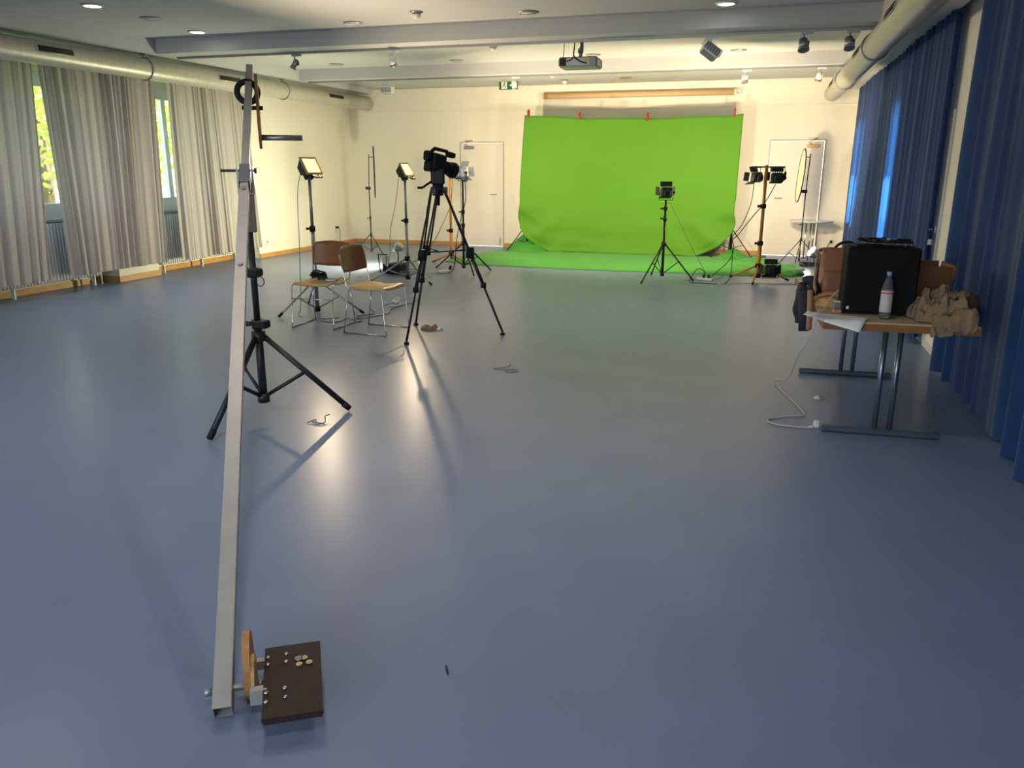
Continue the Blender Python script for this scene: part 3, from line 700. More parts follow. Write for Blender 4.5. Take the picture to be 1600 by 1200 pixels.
# video camera on tripod
CT = V((-2.915, 7.15, 0))
vt = thing('video_tripod', 'tall black twin-tube tripod holding the video camera beside the chairs', 'tripod', (CT.x, CT.y, 0))
BZ = 1.40
MB().tube((CT.x, CT.y, BZ-.07), (CT.x, CT.y, BZ+.01), .05, .06, 16).build('bowl', M_bmetal, vt)
MB().tube((CT.x, CT.y, BZ-.16), (CT.x, CT.y, BZ-.07), .016, .02, 10).build('bowl_knob', M_black, vt)
mids = []
for f in ((-3.05, 6.63), (-2.33, 7.31), (-3.34, 7.51)):
    e = V((f[0], f[1], .03)); d = V((e.x-CT.x, e.y-CT.y, 0)).normalized(); s = V((CT.x, CT.y, BZ-.02))+d*.06
    sd = V((-d.y, d.x, 0))*.036; q = s.lerp(e, .43); lg = MB().box(s, (.05, .05, .06)).build('leg', M_bmetal, vt)
    MB().tube(s+sd, q+sd*.9, .010, n=8).tube(s-sd, q-sd*.9, .010, n=8).build('upper_tubes', M_bmetal, lg)
    MB().tube(q+V((0, 0, .05)), q-V((0, 0, .05)), .042, n=10).build('leg_lock', M_black, lg)
    q2 = s.lerp(e, .66); MB().tube(q, q2, .018, n=8).build('middle_tube', M_bmetal, lg)
    MB().tube(q2+V((0, 0, .025)), q2-V((0, 0, .025)), .028, n=10).build('lower_lock', M_black, lg)
    MB().tube(q2, e, .012, n=8).build('lower_tube', M_bmetal, lg)
    MB().lathe([(.024, -.028), (.026, -.018), (.016, -.005)], 14, Matrix.Translation(e)).build('rubber_foot', M_black, lg); mids.append(s.lerp(e, .41))
MB().tube((CT.x, CT.y, mids[0].z-.02), mids[0], .008, n=6).tube((CT.x, CT.y, mids[0].z-.02), mids[1], .008, n=6).tube((CT.x, CT.y, mids[0].z-.02), mids[2], .008, n=6).build('spreader', M_bmetal, vt)
hd = MB().tube((CT.x, CT.y, BZ), (CT.x, CT.y, BZ+.05), .055, .05, 16).box((CT.x, CT.y, BZ+.10), (.13, .14, .15), rz=.4, bev=.02).build('fluid_head', M_bmetal, vt)
MB().path(spline([(CT.x, CT.y, BZ+.09), (CT.x-.05, CT.y-.12, BZ+.04), (CT.x-.06, CT.y-.22, BZ+.01), (CT.x-.07, CT.y-.30, BZ+.01)]), .011, 8).build('pan_handle', M_black, hd)
vc = thing('video_camera', 'black shoulder-style video camera on the tall tripod, pointing at the green screen', 'camera', (CT.x, CT.y, BZ+.16))
VM = Matrix.Translation((CT.x+.005, CT.y, BZ+.225)) @ Matrix.Rotation(radians(-22), 4, 'Z') @ Matrix.Rotation(radians(-10), 4, 'X') @ Matrix.Diagonal((.86, .72, .90, 1))
MB().box((-.01, -.01, .0), (.13, .24, .18), M=VM, bev=.02).box((0, 0, -.095), (.08, .18, .03), M=VM, bev=.01).build('camera_body', M_black, vc)
MB().box((-.02, -.17, .05), (.085, .10, .10), M=VM, bev=.02).box((-.02, -.14, -.05), (.10, .08, .10), M=VM, bev=.015).build('battery_pack', M_black, vc)
MB().path([VM @ V(q) for q in ((0, -.13, .10), (0, -.08, .135), (0, .14, .14), (0, .17, .11))], .018, 8).build('top_handle', M_black, vc)
MB().box((.0, .22, .115), (.07, .13, .055), M=VM, bev=.012).build('microphone_unit', M_black, vc)
MB().tube(VM @ V((0, .11, -.02)), VM @ V((0, .24, -.03)), .055, .065, 20).tube(VM @ V((0, .24, -.03)), VM @ V((0, .30, -.035)), .070, .078, 20).build('lens', M_black, vc)
MB().box((-.075, -.04, .02), (.012, .10, .07), M=VM).build('side_display', M_bmetal, vc)

# chairs
def make_chair():
    t = thing('stacking_chair', 'x', 'chair')
    w, d = .47, .47
    def fy(y, z): return z
    st_ = MB().grid(lambda u, v: ((u-.5)*(.40+.05*sin(pi*v)), -.22+.44*v, .445+.012*cos(pi*2*(v))*1.0-.010*sin(pi*u)-(.018*max(0, (.12-v)/.12)**2)), 14, 14, .011)
    st_.build('seat', M_seat, t)
    def bk(u, v):
        x = (u-.5)*.44*(1-.10*max(0, v-.8)/.2*1.5)*(1-.05*max(0, .15-v)/.15); z = .595+.235*v+.012*sin(pi*u)*(1 if v > .5 else -1)*abs(v-.5)*2
        return (x, .235+.045*v-.035*(4*(u-.5)**2)+.02, z)
    MB().grid(bk, 16, 8, .010).build('backrest', M_back, t)
    for s in (-1, 1):
        x = s*w/2
        MB().path([(x, -.24, .012), (x, -.225, .06), (x*.97, -.20, .42), (x*.94, -.175, .442), (x*.90, .0, .432), (x*.9, .15, .438), (x*.92, .20, .47), (x*.92, .225, .60), (x*.9, .27, .76)], .0058, 8).build('frame_rod', M_steel, t)
        MB().path([(x, -.235, .007), (x, .245, .007)], .0062, 8).build('floor_runner', M_steel, t)
        MB().tube((x, .24, .008), (x*.93, .17, .435), .0058, n=8).build('rear_leg', M_steel, t)
    MB().tube((-w/2*.99, -.215, .30), (w/2*.99, -.215, .30), .005, n=8).build('stretcher', M_steel, t)
    MB().tube((-w/2*.92, .05, .432), (w/2*.92, .05, .432), .006, n=8).build('seat_support', M_steel, t)
    return t
ch = make_chair()
ch2 = copy_tree(ch)
place(ch, (-4.26, 7.24, 0), (0, 0, radians(1)), 'brown plywood stacking chair facing the camera, black cables on its seat', 'plywood chairs')
place(ch2, (-3.60, 7.14, 0), (0, 0, radians(86)), 'brown plywood stacking chair turned sideways, nearest the video tripod', 'plywood chairs')
# items on the first chair
ad = thing('cable_bundle', 'black coiled adapter cables lying on the seat of the left chair', 'cables', (-4.30, 7.28, .46))
for k in range(7):
    a = k*.9; MB().path(spline([(-4.33+.07*cos(a+j*1.26), 7.30+.05*sin(a*1.7+j*1.26), .475+.016*k*.6+.02*abs(sin(j*2+k))) for j in range(6)]), .007, 6).build('cable_loop', M_black, ad)
MB().box((-4.27, 7.28, .485), (.10, .07, .04), rz=.4, bev=.01).build('power_block', M_black, ad)
t = thing('power_adapter', 'small grey power adapter lying right of the black cables on the left chair', 'adapter', (-4.13, 7.18, .455))
MB().box((-4.12, 7.20, .478), (.12, .06, .03), rz=.15, bev=.008).build('adapter_body', M_dsteel, t)
MB().path(spline([(-4.17, 7.20, .475), (-4.23, 7.22, .47), (-4.28, 7.25, .48)]), .004, 6).path(spline([(-4.06, 7.21, .475), (-4.035, 7.25, .50), (-4.02, 7.30, .47)]), .004, 6).build('adapter_cable', M_gcable, t)
cable('grey_cable', [(-4.05, 7.35, .006), (-3.98, 7.55, .006), (-4.15, 7.75, .006), (-4.05, 7.95, .006), (-4.20, 8.2, .006)], .005, M_gcable, 'thin grey cable snaking on the floor behind the left chair')
cable('pale_cable', [(-4.30, 7.62, .005), (-4.42, 7.46, .005), (-4.30, 7.36, .005), (-4.18, 7.44, .005), (-4.20, 7.60, .005), (-4.05, 7.64, .005), (-3.9, 8.0, .005), (-4.0, 8.35, .005), (-3.95, 8.9, .005), (-4.2, 9.6, .005)], .004, M_gcable, 'thin looped cable lying on the floor under the left chair')
rag = thing('white_plug', 'white plug block lying on the floor behind the right chair', 'plug', (-4.06, 8.6, 0))
MB().box((-4.08, 8.62, .035), (.09, .07, .055), rz=.5, bev=.012).build('plug_body', M_white, rag); MB().path(spline([(-4.08, 8.6, .07), (-4.02, 8.55, .09), (-3.98, 8.5, .02), (-4.1, 8.45, .01)]), .009, 6).build('plug_cord', M_white, rag)
# snack bag on floor
def lump(name, c, a, b_, h, m, label, cat, seed=0, rz=0, parent=None, amp=.35, fr=9, pw=.5, zoff=0.002, n=28):
    cc, ss = cos(rz), sin(rz)
    def fn(u, v):
        x, y = 2*u-1, 2*v-1
        k = max(abs(x), abs(y)); r = sqrt(x*x+y*y) or 1; X, Y = x*k/r, y*k/r         # square to disc
        rr = k; z = h*max(0, 1-rr**2.4)**pw
        nz = noise.noise(V((X*a*fr+seed, Y*b_*fr, seed*2.3))); rid = 1-abs(noise.noise(V((X*a*fr*1.3+9, Y*b_*fr*1.3+seed, 4))))*2.2
        z = z*(1-amp*.6+amp*nz*1.4+amp*.5*rid); px, py = X*a*(1+.10*nz), Y*b_*(1+.12*nz)
        return (c[0]+px*cc-py*ss, c[1]+px*ss+py*cc, c[2]+zoff+max(0, z))
    mm = MB().grid(fn, n, n, .0)
    if parent is not None: return mm.build(name, m, parent)
    return mm.build(name, m, None, label=label, cat=cat)
M_snack = mat('snack_wrapper', (.22, .12, .06), .35, var=.5, vscale=22, coat=.3)
sn = thing('snack_bag', 'crumpled brown snack bag lying on the floor at the tripod feet', 'bag', (-3.10, 7.34, 0))
lump('bag_body', (-3.11, 7.34, 0), .10, .075, .045, M_snack, None, None, 2, .1, sn, .5, 22, .4)
lump('clear_end', (-3.02, 7.36, 0), .035, .05, .03, M_paper, None, None, 5, .1, sn, .6, 30, .4)
# floor litter
cable('wire_scrap', [(-1.93, 6.24, .004), (-1.89, 6.14, .004), (-1.93, 6.04, .004), (-1.985, 5.99, .004), (-1.93, 5.98, .004), (-1.84, 5.99, .004), (-1.77, 5.965, .004), (-1.84, 5.90, .004), (-1.87, 5.95, .004), (-1.80, 5.985, .012), (-1.76, 5.94, .004)], .0022, M_gcable, 'curled scrap of thin wire on the open floor in the middle')
t = thing('crumpled_wrapper', 'tiny crumpled clear wrapper on the floor right of the black tripod', 'litter', (-2.62, 4.30, 0))
MB().path(spline([(-2.68, 4.27, .006), (-2.64, 4.31, .02), (-2.61, 4.26, .006), (-2.57, 4.30, .012), (-2.60, 4.36, .03), (-2.575, 4.38, .04)]), .004, 5).path(spline([(-2.66, 4.30, .006), (-2.62, 4.28, .012), (-2.56, 4.28, .006)]), .005, 5).build('wrapper_fold', M_gcable, t)
lump('paper_scrap', (.50, 5.86, 0), .032, .028, .02, M_paper, 'small crumpled white paper scrap on the floor under the table', 'litter', 3, .5, None, .8, 60, .5, n=10)
lump('paper_scrap', (-2.98, 9.0, 0), .03, .012, .008, M_paper, 'tiny white scrap on the floor behind the tripod, left of the green reflection', 'litter', 3, .2, None, .8, 60, .5, n=8)
lump('dirt_crumb', (-.868, 2.115, 0), .004, .03, .004, M_dark, 'dark sliver of dirt on the near floor right of the platform', 'litter', 1, .5, None, .2, 60, .5, n=6)

# ---------------------------------------------------------------- flood lamps and film lamps
def flood(c, aim, label, power, s=1.0, mbody=M_bmetal, mlens=M_warmlens, handle=True):
    """work floodlight: housing, lens, visor, handle"""
    t = thing('work_floodlight', label, 'lamp', c)
    d = V(aim).normalized(); x = V((d.y, -d.x, 0)).normalized(); z = x.cross(d)
    P = V(c)+V((0, 0, .12*s)); M = Matrix(((x.x, d.x, z.x, P.x), (x.y, d.y, z.y, P.y), (x.z, d.z, z.z, P.z), (0, 0, 0, 1)))
    hb = MB(); a, b_ = .12*s, .09*s
    vs = [(-a*.55, -.09*s, -b_*.5), (a*.55, -.09*s, -b_*.5), (a*.55, -.09*s, b_*.5), (-a*.55, -.09*s, b_*.5), (-a, .03*s, -b_), (a, .03*s, -b_), (a, .03*s, b_), (-a, .03*s, b_)]
    hb.add(vs, [(0, 1, 2, 3), (0, 4, 5, 1), (1, 5, 6, 2), (2, 6, 7, 3), (3, 7, 4, 0), (4, 7, 6, 5)], False, M)
    h = hb.build('lamp_housing', mbody, t)
    fr = MB()
    for cc, dd in (((0, .038*s, b_), (2*a+.02, .02, .02)), ((0, .038*s, -b_), (2*a+.02, .02, .02)), ((a, .038*s, 0), (.02, .02, 2*b_)), ((-a, .038*s, 0), (.02, .02, 2*b_))): fr.box(cc, dd, M=M)
    fr.build('lens_frame', M_gold, h)
    MB().box((0, .035*s, 0), (2*a-.02, .008, 2*b_-.02), M=M).build('lens', mlens, h)
    for k in (-1, 1): MB().box((k*.045*s, -.05*s, -b_*.9), (.012, .05, .06), M=M).build('mount_ear', mbody, t)
    MB().tube(V(c)-V((0, 0, .02)), V(c)+V((0, 0, .05*s)), .016*s, n=10).build('stand_socket', M_dsteel, t)
    if handle: MB().path([M @ V(q) for q in ((-.05*s, .03*s, -b_), (-.05*s, .07*s, -b_*1.7), (.05*s, .07*s, -b_*1.7), (.05*s, .03*s, -b_))], .010*s, 8).build('handle', M_black, t)
    if power: light('AREA', P+d*.045*s, d, power, WARM, .11*s, sizey=.08*s)
    return t
L1c, L2c = (-4.71, 7.88), (-4.74, 10.43)
light_stand('lamp_stand', 'grey lamp stand behind the left chair carrying the nearer work floodlight', L1c, [(-4.92, 7.43), (-4.15, 7.91), (-5.07, 8.29)], .36, .02, 1.46, .022, M_dsteel, (.93,), .018, m2=M_black, legr=.012)
flood((L1c[0], L1c[1], 1.46), (.86, -.12, .46), 'lit work floodlight on the nearer grey stand, above the left chair', 38)
light_stand('lamp_stand', 'grey lamp stand between the chairs and the video tripod carrying the farther floodlight', L2c, [(-5.19, 10.11), (-4.27, 10.16), (-4.78, 11.0)], .33, .05, 1.41, .022, M_dsteel, (.86,), .018, m2=M_black, legr=.012)
flood((L2c[0], L2c[1], 1.41), (.84, -.05, .45), 'lit work floodlight on the farther grey stand, left of the video camera', 45)
cable('lamp_cable', [(L1c[0]-.08, L1c[1]-.02, 1.55), (L1c[0]-.12, L1c[1]-.06, 1.30), (L1c[0]-.13, L1c[1]-.08, .7), (L1c[0]-.12, L1c[1]-.15, .1), (L1c[0]-.05, L1c[1]-.30, .005), (L1c[0]+.3, L1c[1]-.35, .005)], .004, M_gcable, 'thin cable hanging from the nearer work floodlight')
cable('lamp_cable', [(L2c[0]-.09, L2c[1]+.0, 1.48), (L2c[0]-.16, L2c[1]+.02, 1.1), (L2c[0]-.30, L2c[1]+.1, .70), (L2c[0]-.42, L2c[1]+.3, .3), (L2c[0]-.60, L2c[1]+.4, .005), (L2c[0]-.9, L2c[1]+.2, .005)], .004, M_gcable, 'thin cable hanging from the farther work floodlight')

def film_lamp(c, aim, label, power, hang=False, mbody=M_bmetal, s=1.0, col=WARM, yoke=True, spot=180):
    t = thing('film_light', label, 'lamp', c)
    d = V(aim).normalized(); x = V((d.y, -d.x, 0)).normalized(); z = x.cross(d)
    P = V(c)+V((0, 0, -.13*s if hang else .11*s)); M = Matrix(((x.x, d.x, z.x, P.x), (x.y, d.y, z.y, P.y), (x.z, d.z, z.z, P.z), (0, 0, 0, 1)))
    h = MB().box((0, -.02*s, 0), (.17*s, .10*s, .13*s), M=M, bev=.02*s).box((0, -.085*s, 0), (.10*s, .05*s, .09*s), M=M, bev=.015*s).build('lamp_housing', mbody, t)
    fn = MB()
    for k in range(5): fn.box(((k-2)*.03*s, -.02*s, .068*s), (.008*s, .08*s, .012*s), M=M)
    fn.build('cooling_fins', mbody, h, kind='stuff')
    MB().box((0, .034*s, 0), (.14*s, .006, .10*s), M=M).build('lens', M_warmlens, h)
    for k, (dx, dz) in enumerate(((0, 1), (0, -1), (1, 0), (-1, 0))):
        Mf = M @ Matrix.Translation((dx*.09*s, .035*s, dz*.07*s)) @ (Matrix.Rotation(dz*radians(62 if dz > 0 else 35), 4, 'X') if dz else Matrix.Rotation(-dx*radians(40), 4, 'Z'))
        MB().box((0, .036*s, 0), (.17*s if dz else .004, .072*s, .004 if dz else .12*s), M=Mf).build('barn_door', mbody, t)
    sg = 1 if hang else -1
    MB().path([M @ V((-.10*s, -.02*s, 0)), V(c)+M.to_3x3() @ V((-.10*s, 0, 0))*1.0+V((0, 0, 0)), V(c)+M.to_3x3() @ V((.10*s, 0, 0)), M @ V((.10*s, -.02*s, 0))], .006*s, 6).build('yoke', M_bmetal, t)
    MB().tube(M @ V((.09*s, -.02*s, 0)), M @ V((.125*s, -.02*s, 0)), .013*s, n=8).build('tilt_knob', M_black, t)
    if power: light('AREA', P+d*.05*s, d, power, col, .13*s, sizey=.09*s, spread=radians(spot))
    return t
SCR = V((-2.4, 15.0, 1.2))
# right-of-centre black lamp stand
LC = (-1.30, 11.73)
light_stand('lamp_stand', 'black lamp stand standing directly in front of the green screen', LC, [(-1.53, 11.22), (-.85, 11.71), (-1.52, 12.25)], .52, .07, 1.14, .020, M_bmetal, (.88, 1.02), .014, legr=.011)
for z in (.62, .80): pass
film_lamp((LC[0], LC[1], 1.14), (-.30, 1.0, .20), 'black barn-door lamp on the stand in front of the green screen', 50)
cable('lamp_cable', [(LC[0]+.05, LC[1], 1.12), (-1.1, 11.75, .85), (-.92, 11.8, .50), (-.75, 11.9, .20), (-.62, 12.0, .01), (-.45, 12.3, .02)], .004, M_gcable, 'thin cable slanting down from the black lamp in front of the green screen')
# orange T stand on the right with two lamps
YS = (.03, 12.05)
ys_ = light_stand('lamp_stand', 'orange and brown telescopic lamp stand with a crossbar right of the green screen', YS, [(-.36, 12.3), (-.03, 11.57), (.46, 12.13)], .22, .06, 1.62, .028, M_orange, (.54, 1.06), .018, m2=M_black, legr=.014)
MB().box((YS[0]+.02, YS[1], 1.595), (.46, .022, .022)).build('crossbar', M_bmetal, ys_)
film_lamp((YS[0]-.14, YS[1], 1.585), (-.9, .7, .16), 'black barn-door lamp hanging left of the orange stand, aimed left', 50, True)
film_lamp((YS[0]+.15, YS[1], 1.585), (-.15, 1.0, .26), 'black barn-door lamp hanging right of the orange stand, seen from behind', 60, True)
film_lamp((.20, 11.66, .10), (-.1, 1, 0), 'unlit black box lamp standing on the floor at the foot of the right orange stand', 0, False, M_black, 1.05)
cable('lamp_cable', [(-.12, 12.05, 1.38), (-.14, 12.0, 1.1), (-.24, 12.0, .8), (-.36, 12.05, .62), (-.33, 12.1, .45), (-.40, 12.2, .25), (-.60, 12.1, .05), (-.63, 11.9, .01)], .006, M_black, 'black cable dropping from the left hanging lamp to the power strip')
cable('lamp_cable', [(.17, 12.05, 1.36), (.05, 12.0, 1.12), (-.10, 12.0, .92), (-.28, 12.0, .66), (-.36, 12.05, .56), (-.34, 12.0, .35), (-.34, 11.8, .12), (-.40, 11.62, .01), (-.62, 11.55, .008), (-.88, 11.60, .008), (-.86, 11.8, .10), (-.80, 11.95, .16), (-.72, 11.98, .12), (-.70, 11.92, .03)], .006, M_black, 'black cable looping from the right hanging lamp across the floor')
t = thing('power_strip', 'white power strip on the floor beside the looping black cables', 'power strip', (-.70, 11.88, 0))
MB().box((-.70, 11.86, .022), (.24, .055, .04), rz=-.35, bev=.008).build('strip_body', M_white, t)
for k in (-1, 1): MB().tube((-.68+.035*k, 11.86, .042), (-.68+.035*k, 11.86, .085), .018, n=10).build('plug', M_black, t)
MB().path(spline([(-.80, 11.90, .02), (-.95, 11.8, .006), (-1.05, 11.7, .006), (-.9, 11.6, .006), (-.75, 11.65, .006), (-.4, 11.55, .006), (-.15, 11.75, .006), (.5, 11.85, .006), (.9, 12.2, .006)]), .005, 6).build('strip_cord', M_wcable, t)
# left orange stand (behind) with grey lamp, and black stand
YL = (-5.02, 12.86)
yl = light_stand('lamp_stand', 'orange telescopic lamp stand behind the video camera, left of the green cloth', YL, [(-5.30, 12.69), (-4.63, 12.59), (-5.10, 13.3)], .14, .06, 1.60, .026, M_orange, (.54,), .016, m2=M_black, legr=.015)
MB().box((YL[0]+.12, YL[1], 1.59), (.42, .022, .022)).build('crossbar', M_orange, yl)
film_lamp((YL[0]+.18, YL[1], 1.58), (.8, .8, .1), 'black lamp hanging from the left orange stand beside the grey lamp', 50, True)
BL = (-4.37, 11.72)
light_stand('lamp_stand', 'black lamp stand behind the video tripod carrying the grey lamp', BL, [(-4.95, 12.0), (-4.04, 11.26), (-4.0, 11.95)], .44, .07, 1.40, .019, M_bmetal, (.72, .92), .014, legr=.012)
film_lamp((BL[0], BL[1], 1.38), (.6, .9, .12), 'blue-grey barn-door lamp on the black stand behind the video camera', 50, False, M_lampgrey, 1.15)
cable('lamp_cable', [(-4.98, 12.86, 1.5), (-4.99, 12.8, 1.0), (-5.1, 12.6, .6), (-5.25, 12.5, .3), (-5.5, 12.4, .05), (-5.75, 12.45, .01), (-5.9, 12.35, .006)], .006, M_gcable, 'dark cable curving from the left orange stand down to the floor')
cable('lamp_cable', [(BL[0]+.04, BL[1], 1.38), (BL[0]+.05, BL[1]-.02, 1.1), (BL[0]-.03, BL[1]-.03, .8), (BL[0]-.10, BL[1]-.03, .5), (BL[0]-.12, BL[1]-.1, .1), (-4.52, 11.45, .01)], .006, M_black, 'black cable running down the black stand behind the video tripod')
t = thing('power_strip', 'white power strip on the floor behind the video tripod', 'power strip', (-4.6, 11.5, 0))
MB().box((-4.62, 11.52, .022), (.22, .055, .04), rz=.9, bev=.008).build('strip_body', M_white, t); MB().tube((-4.56, 11.60, .04), (-4.55, 11.62, .10), .02, n=10).build('plug', M_black, t)
cable('coiled_cable', [(-5.0+.14*cos(k*.8), 11.05+.14*sin(k*.8), .006+.004*k) for k in range(20)], .005, M_gcable, 'coil of dark cable on the floor left of the video tripod legs')
cable('grey_cable', [(-5.3, 10.75, .006), (-4.9, 10.7, .006), (-4.6, 11.0, .006), (-4.9, 11.3, .006), (-4.65, 11.45, .01)], .005, M_wcable, 'pale cable running on the floor behind the farther grey lamp stand')
# round reflectors
def reflector(c, feet, zc, R, nrm, label, slab, mface):
    s = light_stand('reflector_stand', slab, c, feet, .38 if c[0] < 0 else .42, .08, 1.20, .012, M_bmetal, (.68,), .010, legr=.008)
    MB().tube((c[0], c[1], 1.20), (c[0]+.02, c[1], 1.80), .008, n=8).box((c[0]-.02, c[1], 1.21), (.09, .03, .05)).tube((c[0]+.02, c[1], 1.75), (c[0]+(.10 if c[0] < 0 else -.09), c[1]-.02, 1.75), .007, n=8).build('holder_arm', M_bmetal, s)
    t = thing('round_reflector', label, 'reflector', (c[0], c[1], zc-R))
    d = V(nrm).normalized(); ctr = V((c[0]+(.13 if c[0] < 0 else -.10), c[1]-.03, zc))
    q = d.to_track_quat('Z', 'Y').to_matrix().to_4x4(); M = Matrix.Translation(ctr) @ q
    MB().lathe([(R-.006, -.002), (R-.006, .002)], 40, M).build('reflector_fabric', mface, t)
    MB().torus(ctr, R, .010, tuple(d), 40, 6).build('reflector_rim', M_black, t)
reflector((-6.80, 13.40), ring_feet((-6.80, 13.40), .42, 210), 1.49, .44, (.892, .462, .0), 'dark-rimmed round reflector seen edge-on in the left corner', 'thin black reflector stand in the far left corner', M_dsteel)
reflector((.68, 14.22), ring_feet((.68, 14.22), .44, 215), 1.46, .42, (-1, -.07, .06), 'cream round reflector seen nearly edge-on in front of the right door', 'thin black reflector stand in front of the right door', M_reflect)
# small lit lamps on the floor
def floor_lamp(c, z, aim, label, power, col, case=True):
    t = thing('clamp_lamp', label, 'lamp', (c[0], c[1], 0))
    d = V(aim).normalized(); P = V((c[0], c[1], z))
    q = d.to_track_quat('Z', 'Y').to_matrix().to_4x4(); M = Matrix.Translation(P) @ q
    h = MB().lathe([(.035, -.13), (.06, -.10), (.085, -.02), (.105, .03), (.10, .03), (.08, -.02), (.03, -.08)], 22, M).build('lamp_shade', M_lampgrey if not case else mat('silver_shade', (.5, .5, .42), .3, metal=.6), t)
    MB().lathe([(.001, .0), (.092, .01), (.092, .014), (.001, .016)], 20, M).build('lens', M_smalllens, h)
    MB().path([P+V((0, .0, -.04)), P+V((.04, -.02, -.14)), V((c[0]+.03, c[1]-.03, .02))], .010, 8).build('lamp_arm', M_bmetal, t)
    MB().box((c[0]+.03, c[1]-.03, .015), (.16, .16, .03)).build('lamp_base', M_bmetal, t)
    if power: light('AREA', P+d*.06, d, power, col, .16)
floor_lamp((-5.62, 11.95), .34, (-1, -.18, .28), 'small lit silver lamp near the floor, aimed at the left wall', 95, (1, .92, .58))
floor_lamp((.88, 14.35), .22, (-.6, -.25, .45), 'small lit lamp on the floor under the right reflector', 3, (1, .95, .75), False)
bx = thing('equipment_case', 'open black equipment case on the floor at the farther grey stand', 'case', (-5.3, 11.2, 0))
MB().box((-5.30, 11.22, .08), (.32, .26, .15), rz=-.2, bev=.015).build('case_body', M_black, bx)
MB().box((-5.42, 11.12, .20), (.16, .012, .16), rz=-.5).build('case_lid', M_steel, bx)
MB().path([(-5.50, 11.10, .02), (-5.52, 11.08, .30), (-5.36, 11.06, .30)], .010, 8).build('case_handle', M_black, bx)
# high table in the right corner
rtb = thing('round_table', 'small round pale table on slim steel legs in the far right corner', 'table', (.92, 15.3, 0))
MB().lathe([(.36, .655), (.37, .665), (.37, .678), (.36, .685)], 40, Matrix.Translation((.87, 15.28, 0))).build('tabletop', M_glasstop, rtb)
for x, y in ((.86, 15.1), (.93, 15.4), (.80, 15.4)): MB().tube((x, y, 0), (x, y, .66), .014, n=10).build('leg', M_steel, rtb)

# ---------------------------------------------------------------- folding table on the right
TT = radians(2.6); TC = V((.77, 5.88, 0))
TM = Matrix.Translation(TC) @ Matrix.Rotation(TT, 4, 'Z')
tb = thing('folding_table', 'folding table with a brown edge and grey steel T legs by the blue curtain', 'table', tuple(TC))
TL, TW = 1.96, .83
top = MB().box((0, 0, .735), (TW-.01, TL-.01, .010), M=TM).build('tabletop', M_tabletop, tb)
MB().box((0, 0, .71), (TW, TL, .042), M=TM).build('edge_band', M_edge, top)
for sy in (-1, 1):
    ft = MB().box((0, sy*.755, .022), (.68, .045, .04), M=TM, bev=.008).build('foot_bar', M_bluesteel, tb)
    for sx2 in (-.03, .055):
        MB().tube(TM @ V((sx2, sy*.755, .03)), TM @ V((sx2*1.0, sy*.755, .69)), .017, n=14).build('leg', M_bluesteel, tb)
    MB().box((0, sy*.755, .675), (.50, .05, .03), M=TM).build('leg_plate', M_bluesteel, tb)
MB().box((.02, -.55, .65), (.10, .16, .05), M=TM).build('folding_bracket', M_black, tb)
TZ = .741
# black case
BM = TM @ Matrix.Translation((-.085, -.62, TZ))
bc = thing('black_case', 'large flat black case standing upright on the table, cables on top', 'case', tuple(TM @ V((-.085, -.62, TZ))))
MB().box((0, 0, .205), (.40, .22, .39), M=BM, bev=.010).build('case_body', M_case, bc)
for x in (-.18, .18): MB().box((x, -.06, .006), (.03, .05, .012), M=BM).build('case_foot', M_black, bc)
MB().box((-.172, -.111, .04), (.014, .002, .018), M=BM).build('sticker', M_paper, bc)
MB().box((.195, .02, .34), (.012, .06, .10), M=BM, bev=.003).build('latch', M_dsteel, bc)
cb = thing('cable_pile', 'tangle of black cables and tablets lying on top of the black case', 'cables', tuple(BM @ V((0, 0, .40))))
def B(x, y, z): return BM @ V((x, y, z))
for k, (x, y, a) in enumerate(((-.09, .0, .3), (.0, .03, -.3), (.07, -.02, .2))):
    MB().box((x, y, .406+.012*k), (.16, .10, .012), rz=a, M=BM, bev=.003).build('tablet', M_black if k != 1 else M_bmetal, cb)
for k in range(5):
    MB().path(spline([B(-.10+.05*k+.05*cos(j*1.9+k), .06*sin(j*2.1+k), .425+.018*abs(sin(j+k))) for j in range(6)]), .006, 6).build('cable_loop', M_black, cb)
MB().box((.045, -.02, .445), (.05, .03, .012), rz=.5, M=BM).build('blue_display', mat('phone_glow', (.1, .3, .8), .2), cb)
MB().path(spline([B(.13, .02, .402), B(.14, .0, .425), B(.165, .01, .425), B(.17, .03, .403)]), .008, 6).build('pale_clip', M_beige, cb)
# bottle
bt = thing('water_bottle', 'clear plastic water bottle with blue cap and pale label before the black case', 'bottle', tuple(TM @ V((-.065, -.83, TZ))))
BMx = Matrix.Translation(TM @ V((-.065, -.83, TZ))) @ Matrix.Scale(.92, 4)
MB().lathe([(.030, .0), (.034, .006), (.035, .04), (.033, .06), (.035, .08), (.035, .17), (.034, .195), (.024, .235), (.013, .262), (.0125, .275)], 28, BMx).build('bottle_body', M_pet, bt)
MB().lathe([(.0125, .272), (.016, .274), (.016, .295), (.014, .298)], 20, BMx).build('bottle_cap', M_cap, bt)
MB().lathe([(.0358, .045), (.0362, .047), (.0362, .178), (.0358, .180)], 28, BMx).build('bottle_label', M_label, bt)
MB().lathe([(.0364, .160), (.0366, .161), (.0366, .172), (.0364, .173)], 28, BMx).build('label_band', M_rlabel, bt)
